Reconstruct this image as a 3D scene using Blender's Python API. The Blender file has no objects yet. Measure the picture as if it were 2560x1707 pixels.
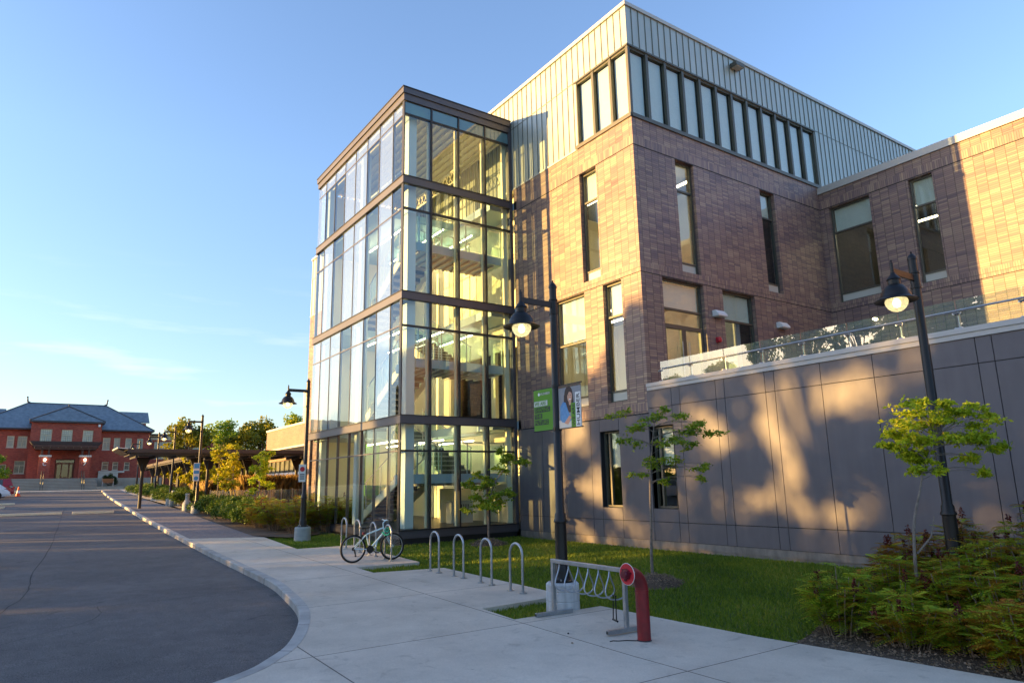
import bpy, bmesh, math, random
import numpy as np
from mathutils import Vector, Matrix
random.seed(7); rng = np.random.default_rng(11)
C = bpy.context.scene.collection
SC = bpy.context.scene

# ---------------------------------------------------------------- camera
CAMH = 2.05
yaw, pitch, roll = -0.964921685, 0.203534987, -0.0202598783
cy, sy, cp, sp = math.cos(yaw), math.sin(yaw), math.cos(pitch), math.sin(pitch)
fwd = Vector((sy*cp, cy*cp, sp)); right = Vector((cy, -sy, 0)); up = right.cross(fwd)
cr, sr = math.cos(roll), math.sin(roll)
r2 = cr*right + sr*up; u2 = -sr*right + cr*up
camd = bpy.data.cameras.new('camera'); camo = bpy.data.objects.new('camera', camd); C.objects.link(camo)
M = Matrix((r2, u2, -fwd)).transposed().to_4x4(); M.translation = Vector((0, 0, CAMH))
camo.matrix_world = M
camd.sensor_width = 36; camd.lens = 1711.365/2560*36; camd.clip_end = 3000; camd.clip_start = 0.05
SC.camera = camo

# ---------------------------------------------------------------- light and sky
SUN_K = 0.50; SUN_EL = math.radians(7.6)
az = Vector((-SUN_K, -1.0, 0)).normalized()
sundir = Vector((az.x*math.cos(SUN_EL), az.y*math.cos(SUN_EL), math.sin(SUN_EL)))
sl = bpy.data.lights.new('sun', 'SUN'); so = bpy.data.objects.new('sun', sl); C.objects.link(so)
sl.energy = 3.9; sl.angle = math.radians(0.55); sl.color = (1.0, 0.59, 0.18)
so.rotation_euler = sundir.to_track_quat('Z', 'Y').to_euler(); so.location = (0, 0, 60)
W = bpy.data.worlds.new('World'); SC.world = W; W.use_nodes = True
wn = W.node_tree.nodes; wl = W.node_tree.links
for n in list(wn): wn.remove(n)
wo = wn.new('ShaderNodeOutputWorld'); bg = wn.new('ShaderNodeBackground'); bg.inputs[1].default_value = 0.15
sky = wn.new('ShaderNodeTexSky'); sky.sky_type = 'NISHITA'; sky.sun_disc = False
sky.sun_elevation = SUN_EL; sky.sun_rotation = math.atan2(sundir.x, sundir.y)
sky.air_density = 1.0; sky.dust_density = 0.6; sky.ozone_density = 1.8; sky.altitude = 100
tc = wn.new('ShaderNodeTexCoord'); sx = wn.new('ShaderNodeSeparateXYZ'); wl.new(tc.outputs['Generated'], sx.inputs[0])
mp = wn.new('ShaderNodeMapping'); mp.inputs['Scale'].default_value = (1.3, 2.2, 17); wl.new(tc.outputs['Generated'], mp.inputs[0])
mp.inputs['Rotation'].default_value = (0.05, 0.03, 0.3)
nz = wn.new('ShaderNodeTexNoise'); nz.inputs['Scale'].default_value = 1.9; nz.inputs['Detail'].default_value = 7; nz.inputs['Roughness'].default_value = .55
wl.new(mp.outputs[0], nz.inputs[0])
cr1 = wn.new('ShaderNodeMapRange'); cr1.inputs[1].default_value = .54; cr1.inputs[2].default_value = .78; wl.new(nz.outputs[0], cr1.inputs[0])
ez = wn.new('ShaderNodeMapRange'); ez.inputs[1].default_value = .30; ez.inputs[2].default_value = .10; wl.new(sx.outputs[2], ez.inputs[0])
mu = wn.new('ShaderNodeMath'); mu.operation = 'MULTIPLY'; wl.new(cr1.outputs[0], mu.inputs[0]); wl.new(ez.outputs[0], mu.inputs[1])
mu2 = wn.new('ShaderNodeMath'); mu2.operation = 'MULTIPLY'; mu2.inputs[1].default_value = .35; wl.new(mu.outputs[0], mu2.inputs[0])
mx = wn.new('ShaderNodeMix'); mx.data_type = 'RGBA'; wl.new(mu2.outputs[0], mx.inputs[0]); wl.new(sky.outputs[0], mx.inputs[6])
mx.inputs[7].default_value = (5.2, 4.6, 4.3, 1)
hz = wn.new('ShaderNodeMapRange'); hz.inputs[1].default_value = -.02; hz.inputs[2].default_value = .42; hz.inputs[3].default_value = .58; hz.inputs[4].default_value = .92; wl.new(sx.outputs[2], hz.inputs[0])
tm = wn.new('ShaderNodeVectorMath'); tm.operation = 'MULTIPLY'; tm.inputs[1].default_value = (.80, .80, .92); wl.new(mx.outputs[2], tm.inputs[0])
hm = wn.new('ShaderNodeVectorMath'); hm.operation = 'SCALE'; wl.new(tm.outputs[0], hm.inputs[0]); wl.new(hz.outputs[0], hm.inputs[3])
wl.new(hm.outputs[0], bg.inputs[0]); wl.new(bg.outputs[0], wo.inputs[0])
SC.view_settings.view_transform = 'Standard'; SC.view_settings.look = 'None'; SC.view_settings.gamma = 1
SC.view_settings.use_curve_mapping = False
SC.view_settings.exposure = 2.1
SC.render.engine = 'CYCLES'
cyc = SC.cycles; cyc.max_bounces = 8; cyc.diffuse_bounces = 3; cyc.glossy_bounces = 4; cyc.transmission_bounces = 4
cyc.transparent_max_bounces = 24; cyc.use_denoising = True; cyc.caustics_reflective = False; cyc.caustics_refractive = False
cyc.sample_clamp_indirect = 6
try: cyc.denoiser = 'OPENIMAGEDENOISE'
except Exception: pass

# ---------------------------------------------------------------- ground shape
def smooth(t):
    t = min(1, max(0, t)); return t*t*(3-2*t)
def gz(x, y=0):
    s = min(90, max(0, -x-6)); return .018*s + .00008*s*s
def gl(x, y):                                     # lawn surface, rising to the building
    z = gz(x)
    if x > -34:
        z += max(0, .25-z)*smooth((y-9)/4)
    return z - .06*(1-smooth((y-8.2)/2))

# ---------------------------------------------------------------- materials
MATS = {}
def nt(name):
    m = bpy.data.materials.new(name); m.use_nodes = True
    t = m.node_tree
    for n in list(t.nodes): t.nodes.remove(n)
    o = t.nodes.new('ShaderNodeOutputMaterial'); b = t.nodes.new('ShaderNodeBsdfPrincipled')
    t.links.new(b.outputs[0], o.inputs[0]); MATS[name] = m
    return m, t, b, o
def setc(sock, c): sock.default_value = (c[0], c[1], c[2], 1)
def mat(name, c, rough=.6, metal=0, c2=None, scale=3, bump=0, bscale=60, spec=.5, emit=None, es=0, detail=6):
    m, t, b, o = nt(name); N = t.nodes.new; L = t.links.new
    b.inputs['Roughness'].default_value = rough; b.inputs['Metallic'].default_value = metal
    b.inputs['Specular IOR Level'].default_value = spec
    setc(b.inputs['Base Color'], c)
    if c2 is not None or bump:
        g = N('ShaderNodeNewGeometry')
    if c2 is not None:
        n = N('ShaderNodeTexNoise'); n.inputs['Scale'].default_value = scale; n.inputs['Detail'].default_value = detail
        n.inputs['Roughness'].default_value = .62
        L(g.outputs['Position'], n.inputs['Vector'])
        r = N('ShaderNodeMapRange'); r.inputs[1].default_value = .32; r.inputs[2].default_value = .68; L(n.outputs[0], r.inputs[0])
        x = N('ShaderNodeMix'); x.data_type = 'RGBA'; L(r.outputs[0], x.inputs[0]); setc(x.inputs[6], c); setc(x.inputs[7], c2)
        L(x.outputs[2], b.inputs['Base Color'])
    if bump:
        n = N('ShaderNodeTexNoise'); n.inputs['Scale'].default_value = bscale; n.inputs['Detail'].default_value = 4
        L(g.outputs['Position'], n.inputs['Vector'])
        bp = N('ShaderNodeBump'); bp.inputs['Strength'].default_value = bump; bp.inputs['Distance'].default_value = .01
        L(n.outputs[0], bp.inputs['Height']); L(bp.outputs[0], b.inputs['Normal'])
    if emit is not None:
        setc(b.inputs['Emission Color'], emit); b.inputs['Emission Strength'].default_value = es
    return m
def brick(name, cols, W_=.30, H_=.068, mortar=(.12, .10, .09), bands=(), off=0.0, seed=0, mv=.06, mh=.14):
    m, t, b, o = nt(name); N = t.nodes.new; L = t.links.new
    def ma(op, a, bb=None, c=None):
        n = N('ShaderNodeMath'); n.operation = op
        for i, v in enumerate((a, bb, c)):
            if v is None: continue
            if isinstance(v, (int, float)): n.inputs[i].default_value = v
            else: L(v, n.inputs[i])
        return n.outputs[0]
    g = N('ShaderNodeNewGeometry'); s = N('ShaderNodeSeparateXYZ'); L(g.outputs['Position'], s.inputs[0])
    u = ma('ADD', s.outputs[0], s.outputs[1]); v = s.outputs[2]
    if bands:
        msk = None
        for (z0, z1) in bands:
            k = ma('MULTIPLY', ma('GREATER_THAN', v, z0), ma('LESS_THAN', v, z1))
            msk = k if msk is None else ma('MAXIMUM', msk, k)
        inv = ma('SUBTRACT', 1, msk)
        uu = ma('ADD', ma('MULTIPLY', u, inv), ma('MULTIPLY', ma('SUBTRACT', v, bands[0][0]-3*W_-.0), msk))
        vv = ma('ADD', ma('MULTIPLY', v, inv), ma('MULTIPLY', u, msk))
    else: uu, vv = u, v
    row = ma('FLOOR', ma('DIVIDE', vv, H_))
    us = ma('ADD', ma('DIVIDE', uu, W_), ma('MULTIPLY', ma('MODULO', row, 2), off))
    cu = ma('FLOOR', us); fu = ma('FRACT', us); fv = ma('FRACT', ma('DIVIDE', vv, H_))
    cb = N('ShaderNodeCombineXYZ'); L(cu, cb.inputs[0]); L(row, cb.inputs[1]); cb.inputs[2].default_value = seed
    wnz = N('ShaderNodeTexWhiteNoise'); wnz.noise_dimensions = '3D'; L(cb.outputs[0], wnz.inputs['Vector'])
    cb2 = N('ShaderNodeCombineXYZ'); L(ma('MULTIPLY', cu, .35), cb2.inputs[0]); L(ma('MULTIPLY', row, .12), cb2.inputs[1])
    n2 = N('ShaderNodeTexNoise'); n2.inputs['Scale'].default_value = .9; n2.inputs['Detail'].default_value = 3; L(cb2.outputs[0], n2.inputs['Vector'])
    val = ma('ADD', ma('MULTIPLY', wnz.outputs[0], .60), ma('MULTIPLY', ma('SUBTRACT', n2.outputs[0], .22), .75))
    rp = N('ShaderNodeValToRGB'); rp.color_ramp.interpolation = 'LINEAR'; L(val, rp.inputs[0])
    e = rp.color_ramp.elements
    while len(e) < len(cols): e.new(.5)
    for i, c in enumerate(cols):
        e[i].position = i/(len(cols)-1)*.8+.05; e[i].color = (*c, 1)
    mm = ma('MAXIMUM', ma('LESS_THAN', fu, mv), ma('LESS_THAN', fv, mh))
    x = N('ShaderNodeMix'); x.data_type = 'RGBA'; L(ma('MULTIPLY', mm, .75), x.inputs[0]); L(rp.outputs[0], x.inputs[6]); setc(x.inputs[7], mortar)
    # large soft weathering
    n3 = N('ShaderNodeTexNoise'); n3.inputs['Scale'].default_value = .5; n3.inputs['Detail'].default_value = 4; L(g.outputs['Position'], n3.inputs['Vector'])
    hs = N('ShaderNodeHueSaturation'); L(x.outputs[2], hs.inputs['Color']); L(ma('ADD', ma('MULTIPLY', n3.outputs[0], .5), .75), hs.inputs['Value'])
    L(hs.outputs[0], b.inputs['Base Color'])
    bp = N('ShaderNodeBump'); bp.inputs['Strength'].default_value = .5; bp.inputs['Distance'].default_value = .012
    L(ma('SUBTRACT', wnz.outputs[0], ma('MULTIPLY', mm, 1.5)), bp.inputs['Height']); L(bp.outputs[0], b.inputs['Normal'])
    b.inputs['Roughness'].default_value = .5; b.inputs['Specular IOR Level'].default_value = .4
    return m
def glass(name, tint=(.82, .92, .90), ior=1.5, extra=0.0, milky=0, milkyc=(.8, .83, .84), rough=0.0):
    m, t, b, o = nt(name); N = t.nodes.new; L = t.links.new
    t.nodes.remove(b)
    tr = N('ShaderNodeBsdfTransparent'); setc(tr.inputs[0], tint)
    gs = N('ShaderNodeBsdfGlossy'); gs.inputs['Roughness'].default_value = rough; setc(gs.inputs[0], (.95, .98, 1))
    fr = N('ShaderNodeFresnel'); fr.inputs[0].default_value = ior
    gg = N('ShaderNodeNewGeometry'); wv = N('ShaderNodeTexNoise'); wv.inputs['Scale'].default_value = .8; wv.inputs['Detail'].default_value = 1; L(gg.outputs['Position'], wv.inputs['Vector'])
    wb = N('ShaderNodeBump'); wb.inputs['Strength'].default_value = .25; wb.inputs['Distance'].default_value = .02; L(wv.outputs[0], wb.inputs['Height']); L(wb.outputs[0], gs.inputs['Normal'])
    geo = N('ShaderNodeNewGeometry')
    a = N('ShaderNodeMath'); a.operation = 'SUBTRACT'; a.inputs[0].default_value = 1; L(geo.outputs['Backfacing'], a.inputs[1])
    f2 = N('ShaderNodeMath'); f2.operation = 'ADD'; L(fr.outputs[0], f2.inputs[0]); f2.inputs[1].default_value = extra
    m2 = N('ShaderNodeMath'); m2.operation = 'MULTIPLY'; L(a.outputs[0], m2.inputs[0]); L(f2.outputs[0], m2.inputs[1]); m2.use_clamp = True
    base = tr.outputs[0]
    if milky:
        df = N('ShaderNodeBsdfDiffuse'); setc(df.inputs[0], milkyc)
        tl = N('ShaderNodeBsdfTranslucent'); setc(tl.inputs[0], milkyc)
        s1 = N('ShaderNodeMixShader'); s1.inputs[0].default_value = .3; L(df.outputs[0], s1.inputs[1]); L(tl.outputs[0], s1.inputs[2])
        s2 = N('ShaderNodeMixShader'); s2.inputs[0].default_value = milky; L(tr.outputs[0], s2.inputs[1]); L(s1.outputs[0], s2.inputs[2])
        base = s2.outputs[0]
    mxs = N('ShaderNodeMixShader'); L(m2.outputs[0], mxs.inputs[0]); L(base, mxs.inputs[1]); L(gs.outputs[0], mxs.inputs[2])
    L(mxs.outputs[0], o.inputs[0])
    return m
def leafmat(name, cols, trans=.35, rough=.55):
    m, t, b, o = nt(name); N = t.nodes.new; L = t.links.new
    at = N('ShaderNodeAttribute'); at.attribute_name = 'rnd'
    rp = N('ShaderNodeValToRGB'); e = rp.color_ramp.elements
    while len(e) < len(cols): e.new(.5)
    for i, c in enumerate(cols): e[i].position = i/(len(cols)-1); e[i].color = (*c, 1)
    L(at.outputs['Fac'], rp.inputs[0]); L(rp.outputs[0], b.inputs['Base Color'])
    b.inputs['Roughness'].default_value = rough; b.inputs['Specular IOR Level'].default_value = .3
    tl = N('ShaderNodeBsdfTranslucent'); L(rp.outputs[0], tl.inputs[0])
    ms = N('ShaderNodeMixShader'); ms.inputs[0].default_value = trans; L(b.outputs[0], ms.inputs[1]); L(tl.outputs[0], ms.inputs[2]); L(ms.outputs[0], o.inputs[0])
    return m

mat('asphalt', (.095, .088, .088), .92, c2=(.15, .138, .134), scale=.8, bump=.6, bscale=90, spec=.25)
mat('crack', (.02, .02, .022), .95)
mat('curb', (.40, .38, .35), .9, c2=(.52, .50, .46), scale=2.5, bump=.3, spec=.2)
mat('wheelstop_sunlit', (.72, .60, .40), .9, c2=(.80, .70, .50), scale=4)  # concrete given the cream of sunshine, as the stops stand in shade
mat('soil', (.06, .04, .025), .95, c2=(.11, .075, .05), scale=8, bump=1, bscale=40)
mat('chips', (.16, .11, .07), .95, c2=(.30, .22, .15), scale=30)
mat('grass_ground', (.05, .09, .014), .95, c2=(.11, .125, .03), scale=.9, bump=.6)
mat('earth', (.06, .075, .03), .95, c2=(.09, .09, .04), scale=.2)
mat('panel', (.120, .108, .118), .52, c2=(.14, .126, .135), scale=1.3, bump=.25, bscale=180, spec=.4)
mat('seam', (.02, .02, .022), .9)
mat('plinth', (.20, .17, .145), .9, c2=(.30, .26, .22), scale=3, bump=.3)
mat('cladding', (.42, .46, .42), .36, metal=.2, c2=(.47, .50, .46), scale=.8)
mat('clad_rib', (.16, .17, .14), .5, metal=.1)
mat('coping', (.50, .48, .44), .5, metal=.2)
mat('cap', (.48, .46, .44), .6)
mat('tower_metal', (.085, .08, .09), .45, metal=.3, c2=(.105, .10, .11), scale=.7)
mat('tower_dark', (.022, .022, .026), .45, metal=.2)
mat('frame', (.10, .095, .075), .45, metal=.25)
mat('frame_in', (.07, .068, .06), .5)
mat('pale_panel', (.55, .54, .47), .55)
mat('blind', (.74, .72, .63), .9, c2=(.78, .76, .67), scale=6)
mat('int_sun_warmed', (.88, .79, .55), .8)  # white surfaces tinted yellow, the sun's gold put into the colour
mat('int_sun_yellow', (.72, .62, .40), .8)  # pale rear wall with the sun's yellow put into its colour
mat('int_grey', (.33, .34, .35), .8)
mat('int_dark', (.045, .045, .05), .9)
mat('int_floor', (.20, .19, .17), .6)
mat('deck', (.42, .40, .36), .7)
mat('tread', (.30, .27, .25), .7)
mat('nosing', (.04, .04, .04), .7)
mat('column', (.60, .68, .68), .5)
mat('fascia', (.34, .46, .52), .5)
mat('lightstrip', (1, .9, .7), .5, emit=(1, .80, .48), es=4.0)
mat('galv', (.30, .33, .36), .38, metal=.8, c2=(.44, .46, .49), scale=9)
mat('black_paint', (.012, .010, .010), .38, spec=.35)
mat('base_white', (.62, .63, .64), .85, c2=(.46, .46, .46), scale=3.2, bump=.4, bscale=35)
mat('base_grey', (.30, .32, .32), .9, c2=(.40, .42, .41), scale=4, bump=.4, bscale=35)
mat('groove', (.10, .10, .10), .9)
mat('globe', (.9, .85, .65), .15, emit=(1, .90, .55), es=.12)
mat('bulb', (1, 1, 1), .3, emit=(1, .88, .5), es=2.2)
mat('red_paint', (.24, .010, .016), .45, c2=(.13, .012, .014), scale=7, bump=.25, bscale=25)
mat('red_bright', (.62, .02, .04), .4, c2=(.48, .02, .03), scale=25)
mat('dark_red', (.12, .006, .018), .4)
mat('white', (.78, .78, .76), .5)
mat('offwhite', (.62, .62, .58), .6)
mat('banner_green', (.13, .31, .025), .8)
mat('banner_green_dark', (.12, .30, .02), .7)
mat('ink', (.03, .03, .03), .6)
mat('denim', (.07, .22, .48), .7, c2=(.12, .32, .60), scale=20)
mat('skin', (.62, .33, .22), .6)
mat('hair', (.045, .02, .015), .6)
mat('lips', (.45, .06, .07), .5)
mat('bg_warm', (.26, .27, .30), .8, c2=(.34, .33, .33), scale=6)
mat('leaf_print', (.05, .09, .04), .7, c2=(.25, .10, .08), scale=30)
mat('blue_sign', (.05, .28, .62), .5)
mat('bark', (.17, .12, .085), .9, c2=(.28, .22, .17), scale=14, bump=.8, bscale=40)
mat('bark_pale', (.13, .105, .085), .9, c2=(.25, .21, .175), scale=20, bump=.6, bscale=40)
mat('slate', (.11, .14, .17), .6, c2=(.19, .23, .26), scale=2.2, bump=.5, bscale=8)
mat('roof_trim', (.05, .05, .055), .6)
mat('porch_wood', (.06, .025, .018), .6, c2=(.09, .04, .025), scale=3)
mat('cream', (.62, .55, .38), .7)
mat('stone', (.36, .31, .25), .9, c2=(.44, .39, .32), scale=1.2)
mat('stone_riser', (.20, .17, .14), .9)
mat('limestone', (.55, .52, .46), .8)
mat('door_wood', (.16, .05, .02), .5)
mat('pane_pale', (.60, .60, .47), .2, c2=(.42, .45, .38), scale=1.2)
mat('pane_dark', (.10, .11, .10), .12, c2=(.26, .26, .20), scale=1.5)
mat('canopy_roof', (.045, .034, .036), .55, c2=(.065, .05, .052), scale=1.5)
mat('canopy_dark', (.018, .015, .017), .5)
mat('tyre', (.012, .012, .013), .8)
mat('rim', (.55, .57, .6), .3, metal=.8)
mat('bike_white', (.60, .76, .78), .28)
mat('bike_black', (.015, .015, .016), .5)
mat('lock_green', (.02, .42, .24), .4)
mat('car_white', (.72, .74, .76), .22); mat('car_red', (.28, .008, .022), .22); mat('car_glass', (.015, .018, .02), .08, spec=.9)
mat('tail_red', (.45, .01, .01), .3); mat('cone_orange', (.85, .10, .015), .5)
mat('bench_wood', (.42, .16, .06), .6)
mat('heater', (.60, .60, .53), .6)
brick('brick_main', [(.145, .098, .108), (.215, .143, .138), (.28, .180, .152), (.32, .215, .168), (.41, .285, .205)], bands=((12.04, 12.34), (8.02, 8.32), (3.88, 4.18)), mortar=(.05, .036, .032))
brick('brick_red', [(.22, .028, .018), (.32, .045, .025), (.38, .06, .032), (.44, .085, .045)], .24, .08, mortar=(.26, .13, .10), off=.5)
brick('brick_buff', [(.22, .13, .09), (.28, .17, .115), (.33, .21, .14)], .3, .08, mortar=(.30, .22, .16), off=.5)
glass('glass_tower', (.94, .985, .965), 1.52, .05)
glass('glass_milky', (.92, .97, .96), 1.5, .27, milky=.20, milkyc=(.58, .66, .68))  # milky panes: bluish grey diffuse layer under a stronger mirror reflection
glass('glass_spandrel', (.3, .55, .62), 1.5, .06, milky=.75, milkyc=(.16, .34, .40))
glass('glass_window', (.90, .95, .94), 1.55, .06)
glass('glass_rail', (.85, .95, .93), 1.5, .10, milky=.10, milkyc=(.6, .7, .68))
glass('glass_guard', (.88, .97, .95), 1.5, .01)
LEAF = {
 'leaf_green': leafmat('leaf_green', [(.10, .19, .016), (.20, .32, .02), (.32, .40, .024), (.54, .44, .024)]),
 'leaf_lime': leafmat('leaf_lime', [(.22, .32, .012), (.40, .50, .02), (.56, .62, .03), (.70, .56, .03)], .45),
 'leaf_yellow': leafmat('leaf_yellow', [(.22, .26, .01), (.40, .38, .012), (.55, .44, .015), (.30, .36, .02)], .45),
 'leaf_far': leafmat('leaf_far', [(.06, .09, .01), (.16, .18, .012), (.32, .28, .012), (.44, .36, .015)], .35),
 'leaf_dark': leafmat('leaf_dark', [(.018, .035, .008), (.035, .06, .012), (.05, .08, .015)], .2),
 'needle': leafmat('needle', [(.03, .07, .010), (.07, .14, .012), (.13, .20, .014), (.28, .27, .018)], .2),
 'sumac_leaf': leafmat('sumac_leaf', [(.10, .20, .016), (.22, .36, .024), (.36, .46, .026), (.52, .48, .024), (.58, .30, .016)], .4),
 'sumac_rust': leafmat('sumac_rust', [(.12, .16, .014), (.28, .22, .014), (.44, .22, .014), (.38, .12, .012), (.20, .05, .012)], .4),
 'seedhead': leafmat('seedhead', [(.05, .008, .010), (.10, .014, .012), (.16, .03, .015)], .1),
 'blade': leafmat('blade', [(.09, .15, .016), (.155, .235, .020), (.25, .31, .028), (.38, .34, .06)], .4),
 'plume': leafmat('plume', [(.20, .12, .03), (.34, .22, .07), (.50, .34, .15)], .4),
}
def asphalt():
    m, t, b, o = nt('asphalt'); N = t.nodes.new; L = t.links.new; g = N('ShaderNodeNewGeometry')
    def noise(sc, d, lo, hi, a, c, dist=0):
        n = N('ShaderNodeTexNoise'); n.inputs['Scale'].default_value = sc; n.inputs['Detail'].default_value = d; n.inputs['Distortion'].default_value = dist; L(g.outputs['Position'], n.inputs['Vector'])
        r = N('ShaderNodeMapRange'); r.inputs[1].default_value = lo; r.inputs[2].default_value = hi; r.inputs[3].default_value = a; r.inputs[4].default_value = c; L(n.outputs[0], r.inputs[0]); return r.outputs[0], n
    a, _ = noise(.35, 6, .35, .65, .84, 1.12, .5); c, _ = noise(3.2, 7, .35, .7, 1.08, .88); d, nd = noise(70, 2, .35, .65, .62, 1.40); e, _ = noise(1.3, 3, .66, .74, 1.0, .72, 2.0)
    p = a
    for q in (c, d, e):
        k = N('ShaderNodeMath'); k.operation = 'MULTIPLY'; L(p, k.inputs[0]); L(q, k.inputs[1]); p = k.outputs[0]
    h = N('ShaderNodeHueSaturation'); setc(h.inputs['Color'], (.122, .112, .110)); L(p, h.inputs['Value']); L(h.outputs[0], b.inputs['Base Color'])
    bp = N('ShaderNodeBump'); bp.inputs['Strength'].default_value = .8; bp.inputs['Distance'].default_value = .008; L(nd.outputs[0], bp.inputs['Height']); L(bp.outputs[0], b.inputs['Normal'])
    b.inputs['Roughness'].default_value = .9; b.inputs['Specular IOR Level'].default_value = .3
    m = MATS['curb']; t = m.node_tree; N = t.nodes.new; L = t.links.new; b = [n for n in t.nodes if n.type == 'BSDF_PRINCIPLED'][0]; src = b.inputs['Base Color'].links[0].from_socket
    g = N('ShaderNodeNewGeometry'); sp = N('ShaderNodeSeparateXYZ'); L(g.outputs['Position'], sp.inputs[0])
    def ma(op, a_, b_):
        n = N('ShaderNodeMath'); n.operation = op
        for i, v in enumerate((a_, b_)):
            if isinstance(v, (int, float)): n.inputs[i].default_value = v
            else: L(v, n.inputs[i])
        return n.outputs[0]
    j = ma('LESS_THAN', ma('FRACT', ma('DIVIDE', ma('SUBTRACT', sp.outputs[0], ma('MULTIPLY', sp.outputs[1], .8)), 1.9), 0), .012)
    x = N('ShaderNodeMix'); x.data_type = 'RGBA'; L(j, x.inputs[0]); L(src, x.inputs[6]); setc(x.inputs[7], (.09, .085, .08)); L(x.outputs[2], b.inputs['Base Color'])
asphalt()
def streaks(name, a_, sc):
    m = MATS[name]; t = m.node_tree; N = t.nodes.new; L = t.links.new; b = [n for n in t.nodes if n.type == 'BSDF_PRINCIPLED'][0]; src = b.inputs['Base Color'].links[0].from_socket
    g = N('ShaderNodeNewGeometry'); mp_ = N('ShaderNodeMapping'); mp_.inputs['Scale'].default_value = sc; L(g.outputs['Position'], mp_.inputs[0])
    n = N('ShaderNodeTexNoise'); n.inputs['Scale'].default_value = 1; n.inputs['Detail'].default_value = 5; L(mp_.outputs[0], n.inputs['Vector'])
    r = N('ShaderNodeMapRange'); r.inputs[1].default_value = .42; r.inputs[2].default_value = .75; r.inputs[3].default_value = 1; r.inputs[4].default_value = a_; L(n.outputs[0], r.inputs[0])
    h = N('ShaderNodeHueSaturation'); L(src, h.inputs['Color']); L(r.outputs[0], h.inputs['Value']); L(h.outputs[0], b.inputs['Base Color'])
streaks('panel', 1.14, (5, 5, .5)); streaks('cladding', .85, (3, 3, .3)); streaks('plinth', .6, (5, 5, .8)); streaks('base_white', .62, (9, 9, 1.5)); streaks('curb', .7, (1.5, 1.5, 1))
# concrete pavement with joints and pavers
def concrete():
    m, t, b, o = nt('concrete'); N = t.nodes.new; L = t.links.new
    g = N('ShaderNodeNewGeometry')
    mpp = N('ShaderNodeMapping'); mpp.inputs['Location'].default_value = (-.63, .1, 0); L(g.outputs['Position'], mpp.inputs[0])
    bt = N('ShaderNodeTexBrick'); bt.offset = 0; bt.inputs['Scale'].default_value = 1; bt.inputs['Brick Width'].default_value = 3.1; bt.inputs['Row Height'].default_value = 3.1
    bt.inputs['Mortar Size'].default_value = .009; bt.inputs['Mortar Smooth'].default_value = 0
    setc(bt.inputs['Color1'], (.56, .49, .40)); setc(bt.inputs['Color2'], (.60, .525, .435)); setc(bt.inputs['Mortar'], (.15, .13, .11))
    L(mpp.outputs[0], bt.inputs[0])
    n = N('ShaderNodeTexNoise'); n.inputs['Scale'].default_value = .7; n.inputs['Detail'].default_value = 8; n.inputs['Roughness'].default_value = .65; L(g.outputs['Position'], n.inputs['Vector'])
    n2 = N('ShaderNodeTexNoise'); n2.inputs['Scale'].default_value = 45; n2.inputs['Detail'].default_value = 3; L(g.outputs['Position'], n2.inputs['Vector'])
    r = N('ShaderNodeMapRange'); r.inputs[1].default_value = .3; r.inputs[2].default_value = .7; r.inputs[3].default_value = .80; r.inputs[4].default_value = 1.14; L(n.outputs[0], r.inputs[0])
    r2 = N('ShaderNodeMapRange'); r2.inputs[1].default_value = .3; r2.inputs[2].default_value = .7; r2.inputs[3].default_value = .93; r2.inputs[4].default_value = 1.06; L(n2.outputs[0], r2.inputs[0])
    n4 = N('ShaderNodeTexVoronoi'); n4.inputs['Scale'].default_value = 2.2; L(g.outputs['Position'], n4.inputs['Vector'])
    r4 = N('ShaderNodeMapRange'); r4.inputs[1].default_value = .02; r4.inputs[2].default_value = .06; r4.inputs[3].default_value = .72; r4.inputs[4].default_value = 1.0; L(n4.outputs['Distance'], r4.inputs[0])
    n5 = N('ShaderNodeTexNoise'); n5.inputs['Scale'].default_value = 3.5; n5.inputs['Detail'].default_value = 6; n5.inputs['Distortion'].default_value = 1.2; L(g.outputs['Position'], n5.inputs['Vector'])
    r5 = N('ShaderNodeMapRange'); r5.inputs[1].default_value = .58; r5.inputs[2].default_value = .74; r5.inputs[3].default_value = 1.0; r5.inputs[4].default_value = .80; L(n5.outputs[0], r5.inputs[0])
    k0 = N('ShaderNodeMath'); k0.operation = 'MULTIPLY'; L(r4.outputs[0], k0.inputs[0]); L(r5.outputs[0], k0.inputs[1])
    k1 = N('ShaderNodeMath'); k1.operation = 'MULTIPLY'; L(r.outputs[0], k1.inputs[0]); L(k0.outputs[0], k1.inputs[1])
    k = N('ShaderNodeMath'); k.operation = 'MULTIPLY'; L(k1.outputs[0], k.inputs[0]); L(r2.outputs[0], k.inputs[1])
    h = N('ShaderNodeHueSaturation'); L(bt.outputs[0], h.inputs['Color']); L(k.outputs[0], h.inputs['Value']); L(h.outputs[0], b.inputs['Base Color'])
    bp = N('ShaderNodeBump'); bp.inputs['Strength'].default_value = .25; bp.inputs['Distance'].default_value = .006; L(n2.outputs[0], bp.inputs['Height']); L(bp.outputs[0], b.inputs['Normal'])
    b.inputs['Roughness'].default_value = .85; b.inputs['Specular IOR Level'].default_value = .25
    m, t, b, o = nt('pavers'); N = t.nodes.new; L = t.links.new
    g = N('ShaderNodeNewGeometry')
    bt = N('ShaderNodeTexBrick'); bt.inputs['Scale'].default_value = 1; bt.inputs['Brick Width'].default_value = .2; bt.inputs['Row Height'].default_value = .1
    bt.inputs['Mortar Size'].default_value = .006; setc(bt.inputs['Color1'], (.13, .12, .13)); setc(bt.inputs['Color2'], (.19, .165, .165)); setc(bt.inputs['Mortar'], (.06, .055, .055))
    L(g.outputs['Position'], bt.inputs[0]); L(bt.outputs[0], b.inputs['Base Color']); b.inputs['Roughness'].default_value = .75
concrete()

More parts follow.
